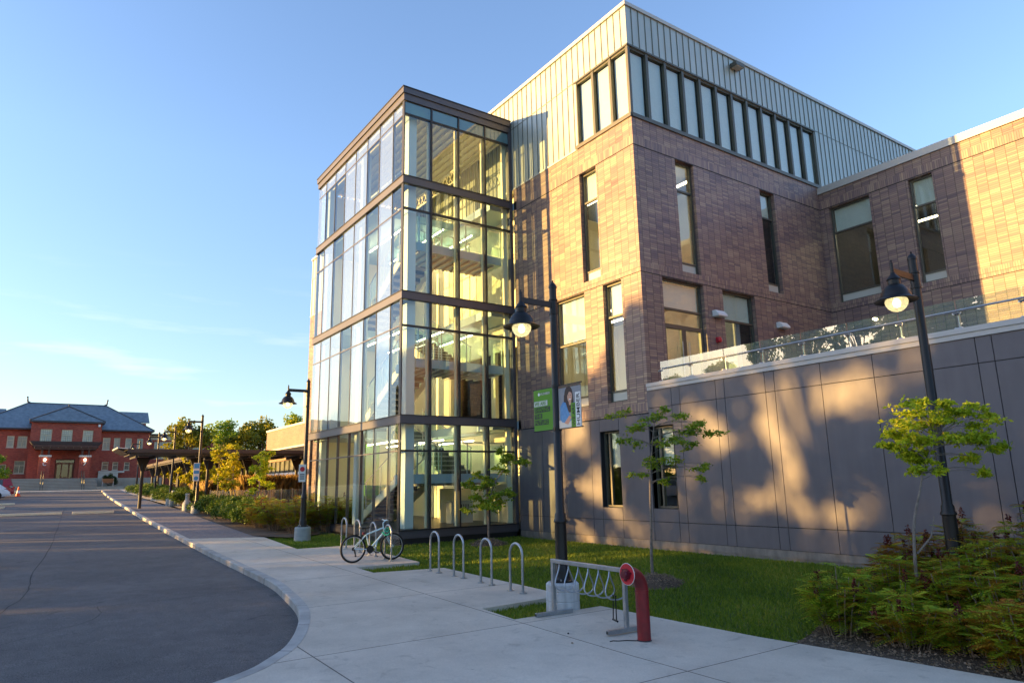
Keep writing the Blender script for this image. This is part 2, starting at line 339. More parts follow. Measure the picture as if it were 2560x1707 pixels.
# ---------------------------------------------------------------- mesh builder
class MB:
    def __init__(s): s.v = []; s.f = []; s.m = []; s.mats = []
    def mi(s, m):
        if m not in s.mats: s.mats.append(m)
        return s.mats.index(m)
    def add(s, vs, fs, m):
        k = len(s.v); s.v.extend([tuple(v) for v in vs]); i = s.mi(m)
        for f in fs: s.f.append(tuple(k+a for a in f)); s.m.append(i)
        return s
    def box(s, x0, x1, y0, y1, z0, z1, m):
        x0, x1 = min(x0, x1), max(x0, x1); y0, y1 = min(y0, y1), max(y0, y1); z0, z1 = min(z0, z1), max(z0, z1)
        vs = [(x, y, z) for z in (z0, z1) for y in (y0, y1) for x in (x0, x1)]
        return s.add(vs, [(0, 2, 3, 1), (4, 5, 7, 6), (0, 1, 5, 4), (2, 6, 7, 3), (0, 4, 6, 2), (1, 3, 7, 5)], m)
    def bar(s, a, b, w, h, m, upv=(0, 0, 1)):
        a = Vector(a); b = Vector(b); d = (b-a).normalized(); uv = Vector(upv)
        if abs(d.dot(uv)) > .98: uv = Vector((1, 0, 0))
        sd = d.cross(uv).normalized()*w/2; u = sd.cross(d).normalized()*h/2
        vs = [a-sd-u, a+sd-u, a+sd+u, a-sd+u, b-sd-u, b+sd-u, b+sd+u, b-sd+u]
        return s.add(vs, [(3, 2, 1, 0), (4, 5, 6, 7), (0, 1, 5, 4), (1, 2, 6, 5), (2, 3, 7, 6), (3, 0, 4, 7)], m)
    def tube(s, pts, r, m, n=10, closed=False, caps=True):
        pts = [Vector(p) for p in pts]; rs = r if isinstance(r, (list, tuple)) else [r]*len(pts)
        rings = []; prev = None
        for i, p in enumerate(pts):
            if closed: d = pts[(i+1) % len(pts)]-pts[i-1]
            else: d = pts[min(i+1, len(pts)-1)]-pts[max(i-1, 0)]
            d.normalize()
            if prev is None:
                a = Vector((0, 0, 1)) if abs(d.z) < .9 else Vector((1, 0, 0)); prev = d.cross(a).normalized()
            prev = (prev-d*prev.dot(d)).normalized(); b = d.cross(prev)
            rings.append([p+(prev*math.cos(2*math.pi*k/n)+b*math.sin(2*math.pi*k/n))*rs[i] for k in range(n)])
        vs = [v for q in rings for v in q]; fs = []
        L = len(rings)
        for i in range(L if closed else L-1):
            for k in range(n):
                a = i*n+k; b = i*n+(k+1) % n; j = (i+1) % L
                fs.append((a, b, j*n+(k+1) % n, j*n+k))
        if caps and not closed: fs.append(tuple(range(n-1, -1, -1))); fs.append(tuple((L-1)*n+k for k in range(n)))
        return s.add(vs, fs, m)
    def lathe(s, prof, m, c=(0, 0, 0), n=24, axis='z'):
        vs = []; fs = []
        for (r, z) in prof:
            for k in range(n):
                a = 2*math.pi*k/n; p = (r*math.cos(a), r*math.sin(a), z)
                if axis == 'y': p = (p[0], p[2], p[1])
                if axis == 'x': p = (p[2], p[0], p[1])
                vs.append((c[0]+p[0], c[1]+p[1], c[2]+p[2]))
        for i in range(len(prof)-1):
            for k in range(n): fs.append((i*n+k, i*n+(k+1) % n, (i+1)*n+(k+1) % n, (i+1)*n+k))
        if prof[0][0] > 1e-4: fs.append(tuple(range(n-1, -1, -1)))
        if prof[-1][0] > 1e-4: fs.append(tuple((len(prof)-1)*n+k for k in range(n)))
        return s.add(vs, fs, m)
    def prism(s, poly, vec, m):
        n = len(poly); v = Vector(vec); vs = [Vector(p) for p in poly]; vs += [p+v for p in vs[:n]]
        fs = [tuple(range(n-1, -1, -1)), tuple(range(n, 2*n))]+[(i, (i+1) % n, n+(i+1) % n, n+i) for i in range(n)]
        return s.add(vs, fs, m)
    def build(s, name, parent=None, smooth_=False, loc=None, bevel=0, fixn=True):
        me = bpy.data.meshes.new(name)
        off = Vector((0, 0, 0))
        if parent is not None: off = wpos(parent)
        if loc is not None: off = Vector(loc)
        vs = [(v[0]-off.x, v[1]-off.y, v[2]-off.z) for v in s.v] if (parent is not None or loc is not None) else s.v
        me.from_pydata(vs, [], s.f)
        for m in s.mats: me.materials.append(MATS[m])
        me.polygons.foreach_set('material_index', s.m)
        if fixn:
            bm = bmesh.new(); bm.from_mesh(me); bmesh.ops.recalc_face_normals(bm, faces=bm.faces); bm.to_mesh(me); bm.free()
        if smooth_:
            me.polygons.foreach_set('use_smooth', [True]*len(me.polygons))
            try: me.set_sharp_from_angle(angle=math.radians(38))
            except Exception: pass
        me.update()
        o = bpy.data.objects.new(name, me); C.objects.link(o)
        if parent is not None: o.parent = parent
        if loc is not None: o.location = Vector(loc)-(wpos(parent) if parent is not None else Vector((0, 0, 0)))
        if bevel:
            bv = o.modifiers.new('bevel', 'BEVEL'); bv.width = bevel; bv.segments = 2; bv.limit_method = 'ANGLE'
        return o
def wpos(o):
    p = Vector((0, 0, 0))
    while o is not None: p += o.location; o = o.parent
    return p
def tag(o, label=None, cat=None, group=None, kind=None):
    if label: o['label'] = label
    if cat: o['category'] = cat
    if group: o['group'] = group
    if kind: o['kind'] = kind
    return o
def thing(name, label, cat, loc=(0, 0, 0), group=None, rz=0):
    o = bpy.data.objects.new(name, None); C.objects.link(o); o.location = loc; o.rotation_euler = (0, 0, rz); o.empty_display_size = .2
    return tag(o, label, cat, group)
def dup(root, loc, rz=None, label=None, parent=None, scale=None):
    c = root.copy(); C.objects.link(c)
    if parent is not None: c.parent = parent
    else:
        c.location = loc
        if rz is not None: c.rotation_euler = (0, 0, rz)
        if scale: c.scale = scale if isinstance(scale, tuple) else (scale,)*3
    if label: c['label'] = label
    for ch in list(root.children): dup(ch, None, parent=c)
    return c

def np_mesh(name, V, F, mats, fm=None, rnd=None, smooth_=False):
    V = np.asarray(V, dtype=np.float32); F = np.asarray(F, dtype=np.int32); k = F.shape[1]
    me = bpy.data.meshes.new(name); me.vertices.add(len(V)); me.vertices.foreach_set('co', V.ravel())
    me.loops.add(F.size); me.loops.foreach_set('vertex_index', F.ravel())
    me.polygons.add(len(F)); me.polygons.foreach_set('loop_start', np.arange(0, F.size, k, dtype=np.int32))
    try: me.polygons.foreach_set('loop_total', np.full(len(F), k, dtype=np.int32))
    except Exception: pass
    for m in mats: me.materials.append(MATS[m])
    if fm is not None: me.polygons.foreach_set('material_index', np.asarray(fm, dtype=np.int32))
    if rnd is not None:
        a = me.attributes.new('rnd', 'FLOAT', 'FACE'); a.data.foreach_set('value', np.asarray(rnd, dtype=np.float32))
    me.update(calc_edges=True); me.validate()
    return me
def leaves(P, size, aspect=2.0, droop=.2, seed=1, rlo=.6, flat=.5):
    """diamond leaves at points P"""
    g = np.random.default_rng(seed); n = len(P)
    d = g.normal(size=(n, 3)); d[:, 2] = d[:, 2]*flat-droop; d /= np.linalg.norm(d, axis=1, keepdims=True)
    a = g.normal(size=(n, 3)); a[:, 2] *= flat; w = np.cross(d, a); w /= np.linalg.norm(w, axis=1, keepdims=True)+1e-6
    s = size*g.uniform(rlo, 1.25, (n, 1))
    V = np.stack([P, P+d*s*.5+w*s/aspect*.5, P+d*s, P+d*s*.5-w*s/aspect*.5], 1).reshape(-1, 3)
    F = np.arange(4*n).reshape(n, 4)
    return V, F
def blob(c, rx, rz, n, g, ry=None):
    d = g.normal(size=(n, 3)); d /= np.linalg.norm(d, axis=1, keepdims=True)
    r = g.uniform(.25, 1, (n, 1))**.6
    return np.array(c)+d*r*np.array([rx, ry or rx, rz])

# ---------------------------------------------------------------- ground sheets
def sheet(name, poly, zf, m, step=2.0, skirt=0.0, stepy=None, kind='structure', xr=None):
    from mathutils.geometry import tessellate_polygon
    cl = []
    for p in poly:
        if not cl or (abs(p[0]-cl[-1][0])+abs(p[1]-cl[-1][1])) > 1e-4: cl.append((p[0], p[1]))
    poly = cl
    bm = bmesh.new(); vs = [bm.verts.new((p[0], p[1], 0)) for p in poly]
    for t in tessellate_polygon([[Vector((p[0], p[1], 0)) for p in poly]]):
        try: bm.faces.new([vs[i] for i in t])
        except ValueError: pass
    xs = [p[0] for p in poly]; ys = [p[1] for p in poly]
    def cut(axis, v):
        co = (v, 0, 0) if axis == 0 else (0, v, 0); no = (1, 0, 0) if axis == 0 else (0, 1, 0)
        bmesh.ops.bisect_plane(bm, geom=bm.verts[:]+bm.edges[:]+bm.faces[:], plane_co=co, plane_no=no, dist=1e-5)
    x = max(min(xs), -100)+step
    while x < min(max(xs), 10): cut(0, x); x += step
    if stepy:
        y = min(ys)+stepy
        while y < min(max(ys), 16): cut(1, y); y += stepy
    bmesh.ops.dissolve_degenerate(bm, edges=bm.edges[:], dist=1e-4)
    for v in bm.verts: v.co.z = zf(v.co.x, v.co.y)
    for f in bm.faces:
        if f.normal.z < 0: f.normal_flip()
    bmesh.ops.recalc_face_normals(bm, faces=bm.faces[:])
    bm.normal_update()
    if sum(f.normal.z for f in bm.faces) < 0: bmesh.ops.reverse_faces(bm, faces=bm.faces[:])
    if skirt:
        be = [e for e in bm.edges if len(e.link_faces) == 1]
        r = bmesh.ops.extrude_edge_only(bm, edges=be)
        for v in [q for q in r['geom'] if isinstance(q, bmesh.types.BMVert)]: v.co.z -= skirt
    me = bpy.data.meshes.new(name); bm.to_mesh(me); bm.free(); me.materials.append(MATS[m])
    o = bpy.data.objects.new(name, me); C.objects.link(o); o['kind'] = kind
    return o
sheet('ground', [(-900, -700), (900, -700), (900, 900), (-900, 900)], lambda x, y: gz(x)-.30, 'earth', step=4)
curb = [(-92, 6.6), (-75, 5.9), (-54.2, 5.26), (-40, 4.81), (-24.9, 4.43), (-21.4, 4.35), (-17.46, 4.3), (-15.0, 4.24), (-13.34, 4.05), (-12.0, 3.84), (-11.03, 3.57),
        (-10.09, 3.21), (-9.37, 2.85), (-8.91, 2.51), (-8.55, 2.18), (-8.2, 1.6), (-7.98, .8), (-7.9, -.5), (-7.9, -3), (-7.9, -12)]
def dense(pts, k=4):
    out = []
    P = [Vector(p) for p in pts]
    for i in range(len(P)-1):
        p0 = P[max(i-1, 0)]; p1 = P[i]; p2 = P[i+1]; p3 = P[min(i+2, len(P)-1)]
        for j in range(k):
            t = j/k
            out.append(.5*((2*p1)+(-p0+p2)*t+(2*p0-5*p1+4*p2-p3)*t*t+(-p0+3*p1-3*p2+p3)*t**3))
    out.append(P[-1]); return out
cd = [tuple(p) for p in dense([(a, b) for a, b in curb], 4)]
def offs(pts, d):
    out = []
    for i, p in enumerate(pts):
        a = Vector(pts[max(i-1, 0)]); b = Vector(pts[min(i+1, len(pts)-1)]); t = (b-a).normalized(); out.append((p[0]-t.y*d, p[1]+t.x*d))
    return out
cin = offs(cd, .17)
# road: one sheet south of the kerb
sheet('road', [(-93.5, -24), (-7.9, -24)]+[(p[0]+.02, p[1]) for p in cd[::-1]]+[(-93.5, 6.7)], lambda x, y: gz(x)-.13, 'asphalt', step=2.5)
sheet('far_plaza', [(-99.2, -40), (-93.5, -40), (-93.5, 30), (-99.2, 30)], lambda x, y: gz(x)-.02, 'concrete', step=1.5, skirt=.2)
# kerb strip
kb = MB()
n = len(cd); vs = []
for (a, b) in zip(cd, cin): vs += [(a[0], a[1], gz(a[0])-.2), (a[0], a[1], gz(a[0])-.012), (a[0]*.9+b[0]*.1, a[1]*.9+b[1]*.1, gz(a[0])+.004), (b[0], b[1], gz(b[0])+.004), (b[0], b[1], gz(b[0])-.2)]
fs = []
for i in range(n-1):
    for k in range(4): fs.append((i*5+k, i*5+k+1, (i+1)*5+k+1, (i+1)*5+k))
kb.add(vs, fs, 'curb'); tag(kb.build('kerb'), kind='structure')
edgeR = [(-95, 8.6), (-80, 8.1), (-60, 7.75), (-45.35, 7.56), (-37.1, 7.12), (-26.05, 6.67)]
pavb = [(-26.4, 4.6), (-25.29, 6.85)]
ci_pav = [p for p in cin if p[0] < -26.4]
sheet('paver_path', ci_pav+[(-26.4, 4.62), (-25.29, 6.85), (-26.05, 6.67)]+edgeR[:-1][::-1], lambda x, y: gz(x)-.004, 'pavers', step=2, skirt=.2)
ci_con = [(-26.4, 4.62)]+[p for p in cin if p[0] > -26.3]
notch = [(8, 9.3), (-3.22, 8.38), (-4.48, 8.28), (-6.1, 8.1), (-7.35, 7.98), (-8.96, 7.87), (-8.96, 6.15), (-9.95, 6.2), (-10.11, 8.0), (-10.68, 8.06),
         (-14.59, 8.06), (-14.87, 6.44), (-15.94, 6.46), (-15.89, 8.09), (-20.78, 8.28), (-20.8, 6.6), (-25.29, 6.85)]
sheet('pavement', ci_con+[(8, -12)]+notch, lambda x, y: gz(x), 'concrete', step=2, skirt=.2)
# lawn under and behind the pavement
sheet('lawn_ground', [(-24.6, 5.6), (12, 5.6), (12, 14.2), (-30, 14.2), (-30, 9.3), (-25.6, 9.0), (-24.9, 7.6)], lambda x, y: gl(x, y)-.03, 'grass_ground', step=1, stepy=.5)
sheet('planting_bed', [(-27, 6.4), (-24.9, 7.6), (-25.6, 9.0), (-30, 9.3), (-30, 14.2), (-49.5, 14.2), (-49.5, 7.4), (-37, 6.8)], lambda x, y: gz(x)-.025, 'soil', step=2)
sheet('patio', [(-49.5, 8), (-49.5, 22), (-96, 22), (-96, 8.2)], lambda x, y: gz(x)-.03, 'concrete', step=3)
bedp = [(-5.7, 8.06), (-4.9, 8.22), (-3.2, 8.36), (2, 8.7), (6, 9.0), (6, 13.9), (-6.8, 13.9), (-6.4, 11.5), (-6.1, 9.6), (-5.85, 8.9)]
sheet('mulch_bed', bedp, lambda x, y: gl(x, y)+.012+.035*smooth((y-8.3)/1.2), 'soil', step=.8, stepy=.5)

def inside(P, poly):
    x, y = P[:, 0], P[:, 1]; r = np.zeros(len(P), bool); j = len(poly)-1
    for i in range(len(poly)):
        xi, yi = poly[i]; xj, yj = poly[j]
        c = ((yi > y) != (yj > y)) & (x < (xj-xi)*(y-yi)/(yj-yi+1e-12)+xi); r ^= c; j = i
    return r
padpoly = ci_con+[(8, -12)]+notch
def grass_field():
    N_ = 330000
    P = np.stack([rng.uniform(-25.3, 2, N_), rng.uniform(6.1, 13.9, N_)], 1)
    dist = np.hypot(P[:, 0], P[:, 1]); keep = rng.uniform(size=N_) < np.clip((11.5/dist)**1.3, .2, 1)
    P = P[keep]; P = P[~inside(P, padpoly)]; P = P[~inside(P, bedp)]
    bed2 = [(-60, 5), (-27, 6.4), (-24.9, 7.6), (-25.6, 9.0), (-30, 9.3), (-30, 15), (-60, 15)]
    P = P[~inside(P, bed2)]
    for (cx, cy_, r) in ((-18.2, 11.6, .62), (-9.9, 10.15, .55), (-9.22, 7.29, .28), (-23.98, 7.77, .28)):
        P = P[np.hypot(P[:, 0]-cx, P[:, 1]-cy_) > r]
    P = P[~((P[:, 0] < -19.9) & (P[:, 1] > 9.3))]
    n = len(P); z = np.array([gl(a, b) for a, b in P])-.035
    h = rng.uniform(.035, .085, n); a = rng.uniform(0, 2*np.pi, n); w = rng.uniform(.004, .009, n)*(1+np.hypot(P[:, 0], P[:, 1])/14)
    lean = rng.normal(0, .025, (n, 2))
    b0 = np.stack([P[:, 0]-np.cos(a)*w, P[:, 1]-np.sin(a)*w, z], 1); b1 = np.stack([P[:, 0]+np.cos(a)*w, P[:, 1]+np.sin(a)*w, z], 1)
    tp = np.stack([P[:, 0]+lean[:, 0], P[:, 1]+lean[:, 1], z+h], 1)
    V = np.stack([b0, b1, tp], 1).reshape(-1, 3); F = np.arange(3*n).reshape(n, 3)
    rn = np.clip(rng.beta(2, 3, n)+.25*np.sin(P[:, 0]*1.7+1.2*np.sin(P[:, 1]*2.1))*np.cos(P[:, 1]*1.3)+.12*np.sin(P[:, 0]*.6+P[:, 1]*.9), 0, 1)
    o = bpy.data.objects.new('grass', np_mesh('grass', V, F, ['blade'], rnd=rn)); C.objects.link(o); o['kind'] = 'stuff'
    tag(o, 'short green lawn grass between the pavement and the buildings', 'grass')
grass_field()
def chips(name, P, s, label):
    n = len(P); g = np.random.default_rng(5)
    V, F = leaves(P, s, 2.2, 0, 5, .4, .35)
    o = bpy.data.objects.new(name, np_mesh(name, V, F, ['chips'], rnd=g.uniform(size=n))); C.objects.link(o); o['kind'] = 'stuff'; tag(o, label, 'mulch')
P = np.stack([rng.uniform(-7.5, 3, 22000), rng.uniform(8.0, 12, 22000)], 1); P = P[inside(P, bedp)]
chips('mulch_chips', np.array([(a, b, gl(a, b)+.02+.035*smooth((b-8.3)/1.2)+rng.uniform(0, .02)) for a, b in P]), .045, 'loose brown wood chips covering the bed of shrubs on the right')
for (cx, cy_, r, lb) in ((-18.2, 11.6, .62, 'brown mulch mound round the small tree by the glass tower'), (-9.9, 10.15, .55, 'brown mulch mound round the slender tree by the grey wall')):
    b = MB(); b.lathe([(r, -.06), (r*.8, .04), (r*.5, .11), (r*.2, .15), (.001, .16)], 'soil', (cx, cy_, gl(cx, cy_)-.01)); mo = b.build('mulch_mound', smooth_=True, loc=(cx, cy_, gl(cx, cy_)))
    tag(mo, lb, 'mulch mound', 'mulch mounds under the young trees')
    q = blob((0, 0, .0), r*1.02, .17, 1400, rng); q = q[q[:, 2] > .0]; q[:, 2] = .17*np.clip(1-(np.hypot(q[:, 0], q[:, 1])/r)**1.6, 0, 1)+rng.uniform(-.01, .02, len(q))
    V, F = leaves(q, .05, 3, 0, 3, .4, .3); co = bpy.data.objects.new('bark_chips', np_mesh('bark_chips', V, F, ['chips'])); C.objects.link(co); co.parent = mo
# road cracks and small debris (thin real fills)
def crack(name, pts, w, z):
    b = MB(); P_ = dense(pts, 5); P_ = [Vector((p.x+random.uniform(-.03, .03), p.y+random.uniform(-.03, .03))) for p in P_]
    vs = []
    for i, p in enumerate(P_):
        t = (P_[min(i+1, len(P_)-1)]-P_[max(i-1, 0)]).normalized(); nn = Vector((-t.y, t.x))*w*random.uniform(.4, 1)
        zz = gz(p.x)+z; vs += [(p.x+nn.x, p.y+nn.y, zz), (p.x-nn.x, p.y-nn.y, zz)]
    b.add(vs, [(2*i, 2*i+1, 2*i+3, 2*i+2) for i in range(len(P_)-1)], 'crack'); tag(b.build(name), kind='structure')
crack('road_crack', [(-12.6, -.6), (-14.8, -.3), (-17.5, .15), (-20, .2), (-26, .6), (-34, 1.0), (-48, 1.6), (-60, 2.2)], .014, -.126)
crack('road_crack', [(-12.0, -.6), (-13.6, 1.0), (-14.8, 1.2)], .008, -.126)
crack('road_crack', [(-15.2, -1.2), (-14.8, .3), (-14.9, 2.6), (-15.2, 4.2)], .008, -.126)

# ---------------------------------------------------------------- wall helpers
def wall(mb, axis, c, sgn, a0, a1, z0, z1, holes, m, th=.30, mrev=None, back='int_sun_warmed', ends='ab'):
    """wall in plane axis=c, facing sgn; holes [(b0,b1,w0,w1)]; real thickness with reveals"""
    mrev = mrev or m
    A = sorted(set([a0, a1]+[h for q in holes for h in q[:2] if a0 < h < a1])); Z = sorted(set([z0, z1]+[h for q in holes for h in q[2:] if z0 < h < z1]))
    def pt(a, z, d):
        k = c-sgn*d
        return (k, a, z) if axis == 'x' else (a, k, z)
    def inh(a, z): return any(h[0] < a < h[1] and h[2] < z < h[3] for h in holes)
    for i in range(len(A)-1):
        j = 0
        while j < len(Z)-1:
            if inh((A[i]+A[i+1])/2, (Z[j]+Z[j+1])/2): j += 1; continue
            k = j
            while k+1 < len(Z)-1 and not inh((A[i]+A[i+1])/2, (Z[k+1]+Z[k+2])/2): k += 1
            p, q, r, s = A[i], A[i+1], Z[j], Z[k+1]
            mb.add([pt(p, r, 0), pt(q, r, 0), pt(q, s, 0), pt(p, s, 0)], [(0, 1, 2, 3)], m)
            mb.add([pt(p, r, th), pt(q, r, th), pt(q, s, th), pt(p, s, th)], [(3, 2, 1, 0)], back)
            j = k+1
    def strip(a, b, mm): mb.add([pt(*a, 0), pt(*b, 0), pt(*b, th), pt(*a, th)], [(0, 1, 2, 3)], mm)
    for (p, q, r, s) in holes:
        if p > a0: strip((p, r), (p, s), mrev)
        if q < a1: strip((q, r), (q, s), mrev)
        strip((p, r), (q, r), mrev); strip((p, s), (q, s), mrev)
    if 'a' in ends: strip((a0, z0), (a0, z1), m)
    if 'b' in ends: strip((a1, z0), (a1, z1), m)
    strip((a0, z1), (a1, z1), m); strip((a0, z0), (a1, z0), m)
def abox(mb, axis, c, sgn, a0, a1, z0, z1, d0, d1, m):
    """box spanning depth d0..d1 behind the plane"""
    if axis == 'x': mb.box(c-sgn*d0, c-sgn*d1, a0, a1, z0, z1, m)
    else: mb.box(a0, a1, c-sgn*d0, c-sgn*d1, z0, z1, m)
def window(parent, axis, c, sgn, a0, a1, z0, z1, trans=None, blind=None, sill=.28, rec=.13, fw=.055, mullx=(), name='window', paneM='glass_window', fm='frame', blindM='blind', shelf=False):
    g = .003
    a0 += g; a1 -= g; z0 += g; z1 -= g
    f = MB()
    abox(f, axis, c, sgn, a0, a0+fw, z0, z1, rec, rec+.09, fm); abox(f, axis, c, sgn, a1-fw, a1, z0, z1, rec, rec+.09, fm)
    abox(f, axis, c, sgn, a0+fw, a1-fw, z1-fw, z1, rec, rec+.09, fm); abox(f, axis, c, sgn, a0+fw, a1-fw, z0, z0+fw, rec, rec+.09, fm)
    if trans: abox(f, axis, c, sgn, a0+fw, a1-fw, trans-.03, trans+.03, rec+.003, rec+.09, fm)
    zb = z0+fw
    if sill:
        abox(f, axis, c, sgn, a0+fw, a1-fw, z0+fw+sill-.025, z0+fw+sill+.025, rec+.003, rec+.09, fm)
    for x in mullx: abox(f, axis, c, sgn, x-.03, x+.03, z0+fw, z1-fw, rec+.002, rec+.088, fm)
    o = f.build(name, parent)
    if sill:
        s = MB(); abox(s, axis, c, sgn, a0+fw, a1-fw, z0+fw, z0+fw+sill-.025, rec+.035, rec+.06, 'pale_panel'); s.build('sill_panel', o); zb = z0+fw+sill+.025
    p = MB(); abox(p, axis, c, sgn, a0+fw, a1-fw, zb, z1-fw, rec+.045, rec+.057, paneM); p.build('pane', o)
    if blind:
        b = MB(); abox(b, axis, c, sgn, a0+fw+.02, a1-fw-.02, blind, z1-fw, rec+.12, rec+.124, blindM); b.build('blind', o)
    return o

# ---------------------------------------------------------------- main brick building
YA, XB, YD = 14.0, -13.56, 23.9
BLD = thing('academic_building', 'tall brown brick campus building with pale metal top storey and grey panel terrace wall', 'building', (-20, 14, 0))
XL = -43.4
# facade A (sunlit): brick 3.9..12.95
hA = [(-16.09, -15.27, 8.3, 12.02), (-15.21, -14.39, 4.32, 7.99), (-17.62, -16.10, 4.32, 7.99), (-26, -23, 4.4, 7.6), (-40, -38.5, 4.4, 7.9), (-36, -34.5, 4.4, 7.9), (-40, -38.5, 8.4, 11.9), (-36, -34.5, 8.4, 11.9)]
w = MB(); wall(w, 'y', YA, -1, XL, -28.95, .0, 12.95, [h for h in hA if h[1] < -30], 'brick_main')
w.build('side_wall', BLD)
w = MB(); wall(w, 'y', YA, -1, -19.9, XB, 3.90, 12.95, [h for h in hA if h[0] > -20], 'brick_main', ends='a')
w.box(-19.9, XB, YA-.012, YA-.002, 3.86, 3.90, 'seam')
for z in (12.03, 8.01): w.box(-19.9, XB-.0, YA-.006, YA+.0015, z-.012, z+.012, 'seam')
w.build('brick_wall', BLD)
# cladding on A with strip opening
STR0, STR1 = 13.08, 15.38
w = MB(); wall(w, 'y', YA, -1, XL, XB, 12.95, 16.80, [(-16.08, XB, STR0, STR1)], 'cladding', th=.2, ends='a')
x = XB-.25
while x > XL:
    for (r0, r1) in ((15.47, 16.80), (12.99, 15.43)):
        if r0 < 15 and x > -16.12: continue
        w.box(x-.009, x+.009, YA-.022, YA-.001, r0, r1, 'clad_rib')
    x -= .30 if x > -30 else .6
w.box(XL, XB, YA-.010, YA-.001, 15.435, 15.465, 'clad_rib'); w.box(XL, -16.08, YA-.025, YA-.001, 12.93, 12.99, 'coping')
w.build('metal_cladding', BLD)
w = MB(); w.box(-16.16, XB+.02, YA-.05, YA+.02, 12.95, 13.075, 'frame'); w.box(-16.16, XB+.02, YA-.03, YA+.02, 15.385, 15.44, 'frame')
w.box(XB-.02, XB+.05, YA+.02, 24.16, 12.95, 13.075, 'frame'); w.box(XB-.02, XB+.03, YA+.02, 24.16, 15.385, 15.44, 'frame')
w.build('strip_window_trim', BLD)
# facade B (shade)
hB = [(15.82, 16.68, 8.3, 12.02), (20.14, 20.97, 8.3, 12.02), (14.88, 16.72, 4.45, 7.99), (17.63, 19.28, 4.6, 7.99)]
w = MB(); wall(w, 'x', XB, 1, YA, 46, 4.0, 12.95, hB, 'brick_main', ends='b')
for z in (12.03, 8.01): w.box(XB-.0015, XB+.006, YA, YD, z-.012, z+.012, 'seam')
w.build('brick_wall', BLD)
w = MB(); wall(w, 'x', XB, 1, YA, 46, 12.95, 16.80, [(YA, 24.1, STR0, STR1)], 'cladding', th=.2, ends='b')
y = YA+.25
while y < 46:
    for (r0, r1) in ((15.47, 16.80), (12.99, 15.43)):
        if r0 < 15 and y < 24.15: continue
        w.box(XB+.001, XB+.022, y-.009, y+.009, r0, r1, 'clad_rib')
    y += .30
w.box(XB+.001, XB+.010, YA, 46, 15.435, 15.465, 'clad_rib')
w.build('metal_cladding', BLD)
w = MB(); w.box(XL, XB+.05, YA-.06, YA+.35, 16.80, 16.93, 'coping'); w.box(XB-.35, XB+.05, YA+.35, 46, 16.80, 16.93, 'coping'); w.build('coping', BLD)
w = MB(); w.box(XL+.02, XB-.2, YA+.2, 46, 16.55, 16.75, 'int_dark'); w.build('roof', BLD)
# strip windows: corner bays
xs = [-16.08, -15.24, -14.40, XB]
def stripwin(axis, c, sgn, a0, a1):
    f = MB()
    for (p, q) in ((a0, a0+.05), (a1-.05, a1)): abox(f, axis, c, sgn, p, q, STR0, STR1, .0, .12, 'frame')
    abox(f, axis, c, sgn, a0+.05, a1-.05, STR1-.06, STR1, .03, .12, 'frame'); abox(f, axis, c, sgn, a0+.05, a1-.05, STR0, STR0+.06, .03, .12, 'frame')
    o = f.build('strip_window', BLD)
    p = MB(); abox(p, axis, c, sgn, a0+.05, a1-.05, STR0+.06, STR1-.06, .10, .11, 'glass_window'); p.build('pane', o)
    b = MB(); abox(b, axis, c, sgn, a0+.06, a1-.06, STR0+.06, STR1-.06, .17, .175, 'blind'); b.build('blind', o)
for i in range(3): stripwin('y', YA, -1, xs[i]+(.002 if i else 0), xs[i+1]-.002-(.05 if i == 2 else 0))
for i in range(12):
    d = (24.1-YA)/12; stripwin('x', XB, 1, YA+i*d+.002+(.05 if i == 0 else 0), YA+(i+1)*d-.002)
w = MB(); w.box(XB-.05, XB, YA, YA+.05, STR0, STR1, 'frame'); w.build('corner_post', BLD)
# ordinary windows
window(BLD, 'y', YA, -1, *hA[0], trans=11.0, blind=11.02)
window(BLD, 'y', YA, -1, *hA[1], trans=6.95, blind=6.98)
window(BLD, 'y', YA, -1, *hA[2], trans=6.45, blind=6.55)
for h in hA[4:]: window(BLD, 'y', YA, -1, *h, trans=h[3]-1, blind=h[3]-1)
window(BLD, 'x', XB, 1, *hB[0], trans=11.05, blind=None)
window(BLD, 'x', XB, 1, *hB[1], trans=11.05, blind=11.1)
window(BLD, 'x', XB, 1, *hB[3], trans=7.02, blind=7.1, sill=.0)
# terrace door with transom window
dr = window(BLD, 'x', XB, 1, *hB[2], trans=7.08, blind=7.12, sill=0, name='terrace_door')
f = MB(); abox(f, 'x', XB, 1, 14.94, 16.66, 6.48, 6.60, .115, .2, 'frame')
for a in (14.94, 15.72, 15.80, 16.56): abox(f, 'x', XB, 1, a, a+.09, 4.5, 6.48, .112, .2, 'frame')
abox(f, 'x', XB, 1, 15.02, 16.6, 4.5, 4.7, .114, .198, 'frame')
f.build('door_leaves', dr)
f = MB(); f.tube([(XB-.06, 15.66, 5.1), (XB-.06, 15.66, 6.1)], .014, 'galv'); f.tube([(XB-.06, 15.95, 5.1), (XB-.06, 15.95, 6.1)], .014, 'galv'); f.build('handle', dr)
# wing D
hD = [(-13.22, -11.68, 8.3, 12.0), (-10.32, -9.54, 8.3, 12.0)]
w = MB(); wall(w, 'y', YD, -1, XB, 12, 4.0, 12.66, hD, 'brick_main')
for z in (12.03, 8.01): w.box(XB, 12, YD-.006, YD+.0015, z-.012, z+.012, 'seam')
w.build('brick_wall', BLD)
w = MB(); w.box(XB, 12, YD-.06, YD+.35, 12.66, 12.92, 'coping'); w.build('coping', BLD)
w = MB(); w.box(XB+.01, 12, YD+.3, 46, 12.3, 12.5, 'int_dark'); w.build('roof', BLD)
window(BLD, 'y', YD, -1, *hD[0], trans=11.02, blind=11.06); window(BLD, 'y', YD, -1, *hD[1], trans=11.02, blind=11.06)
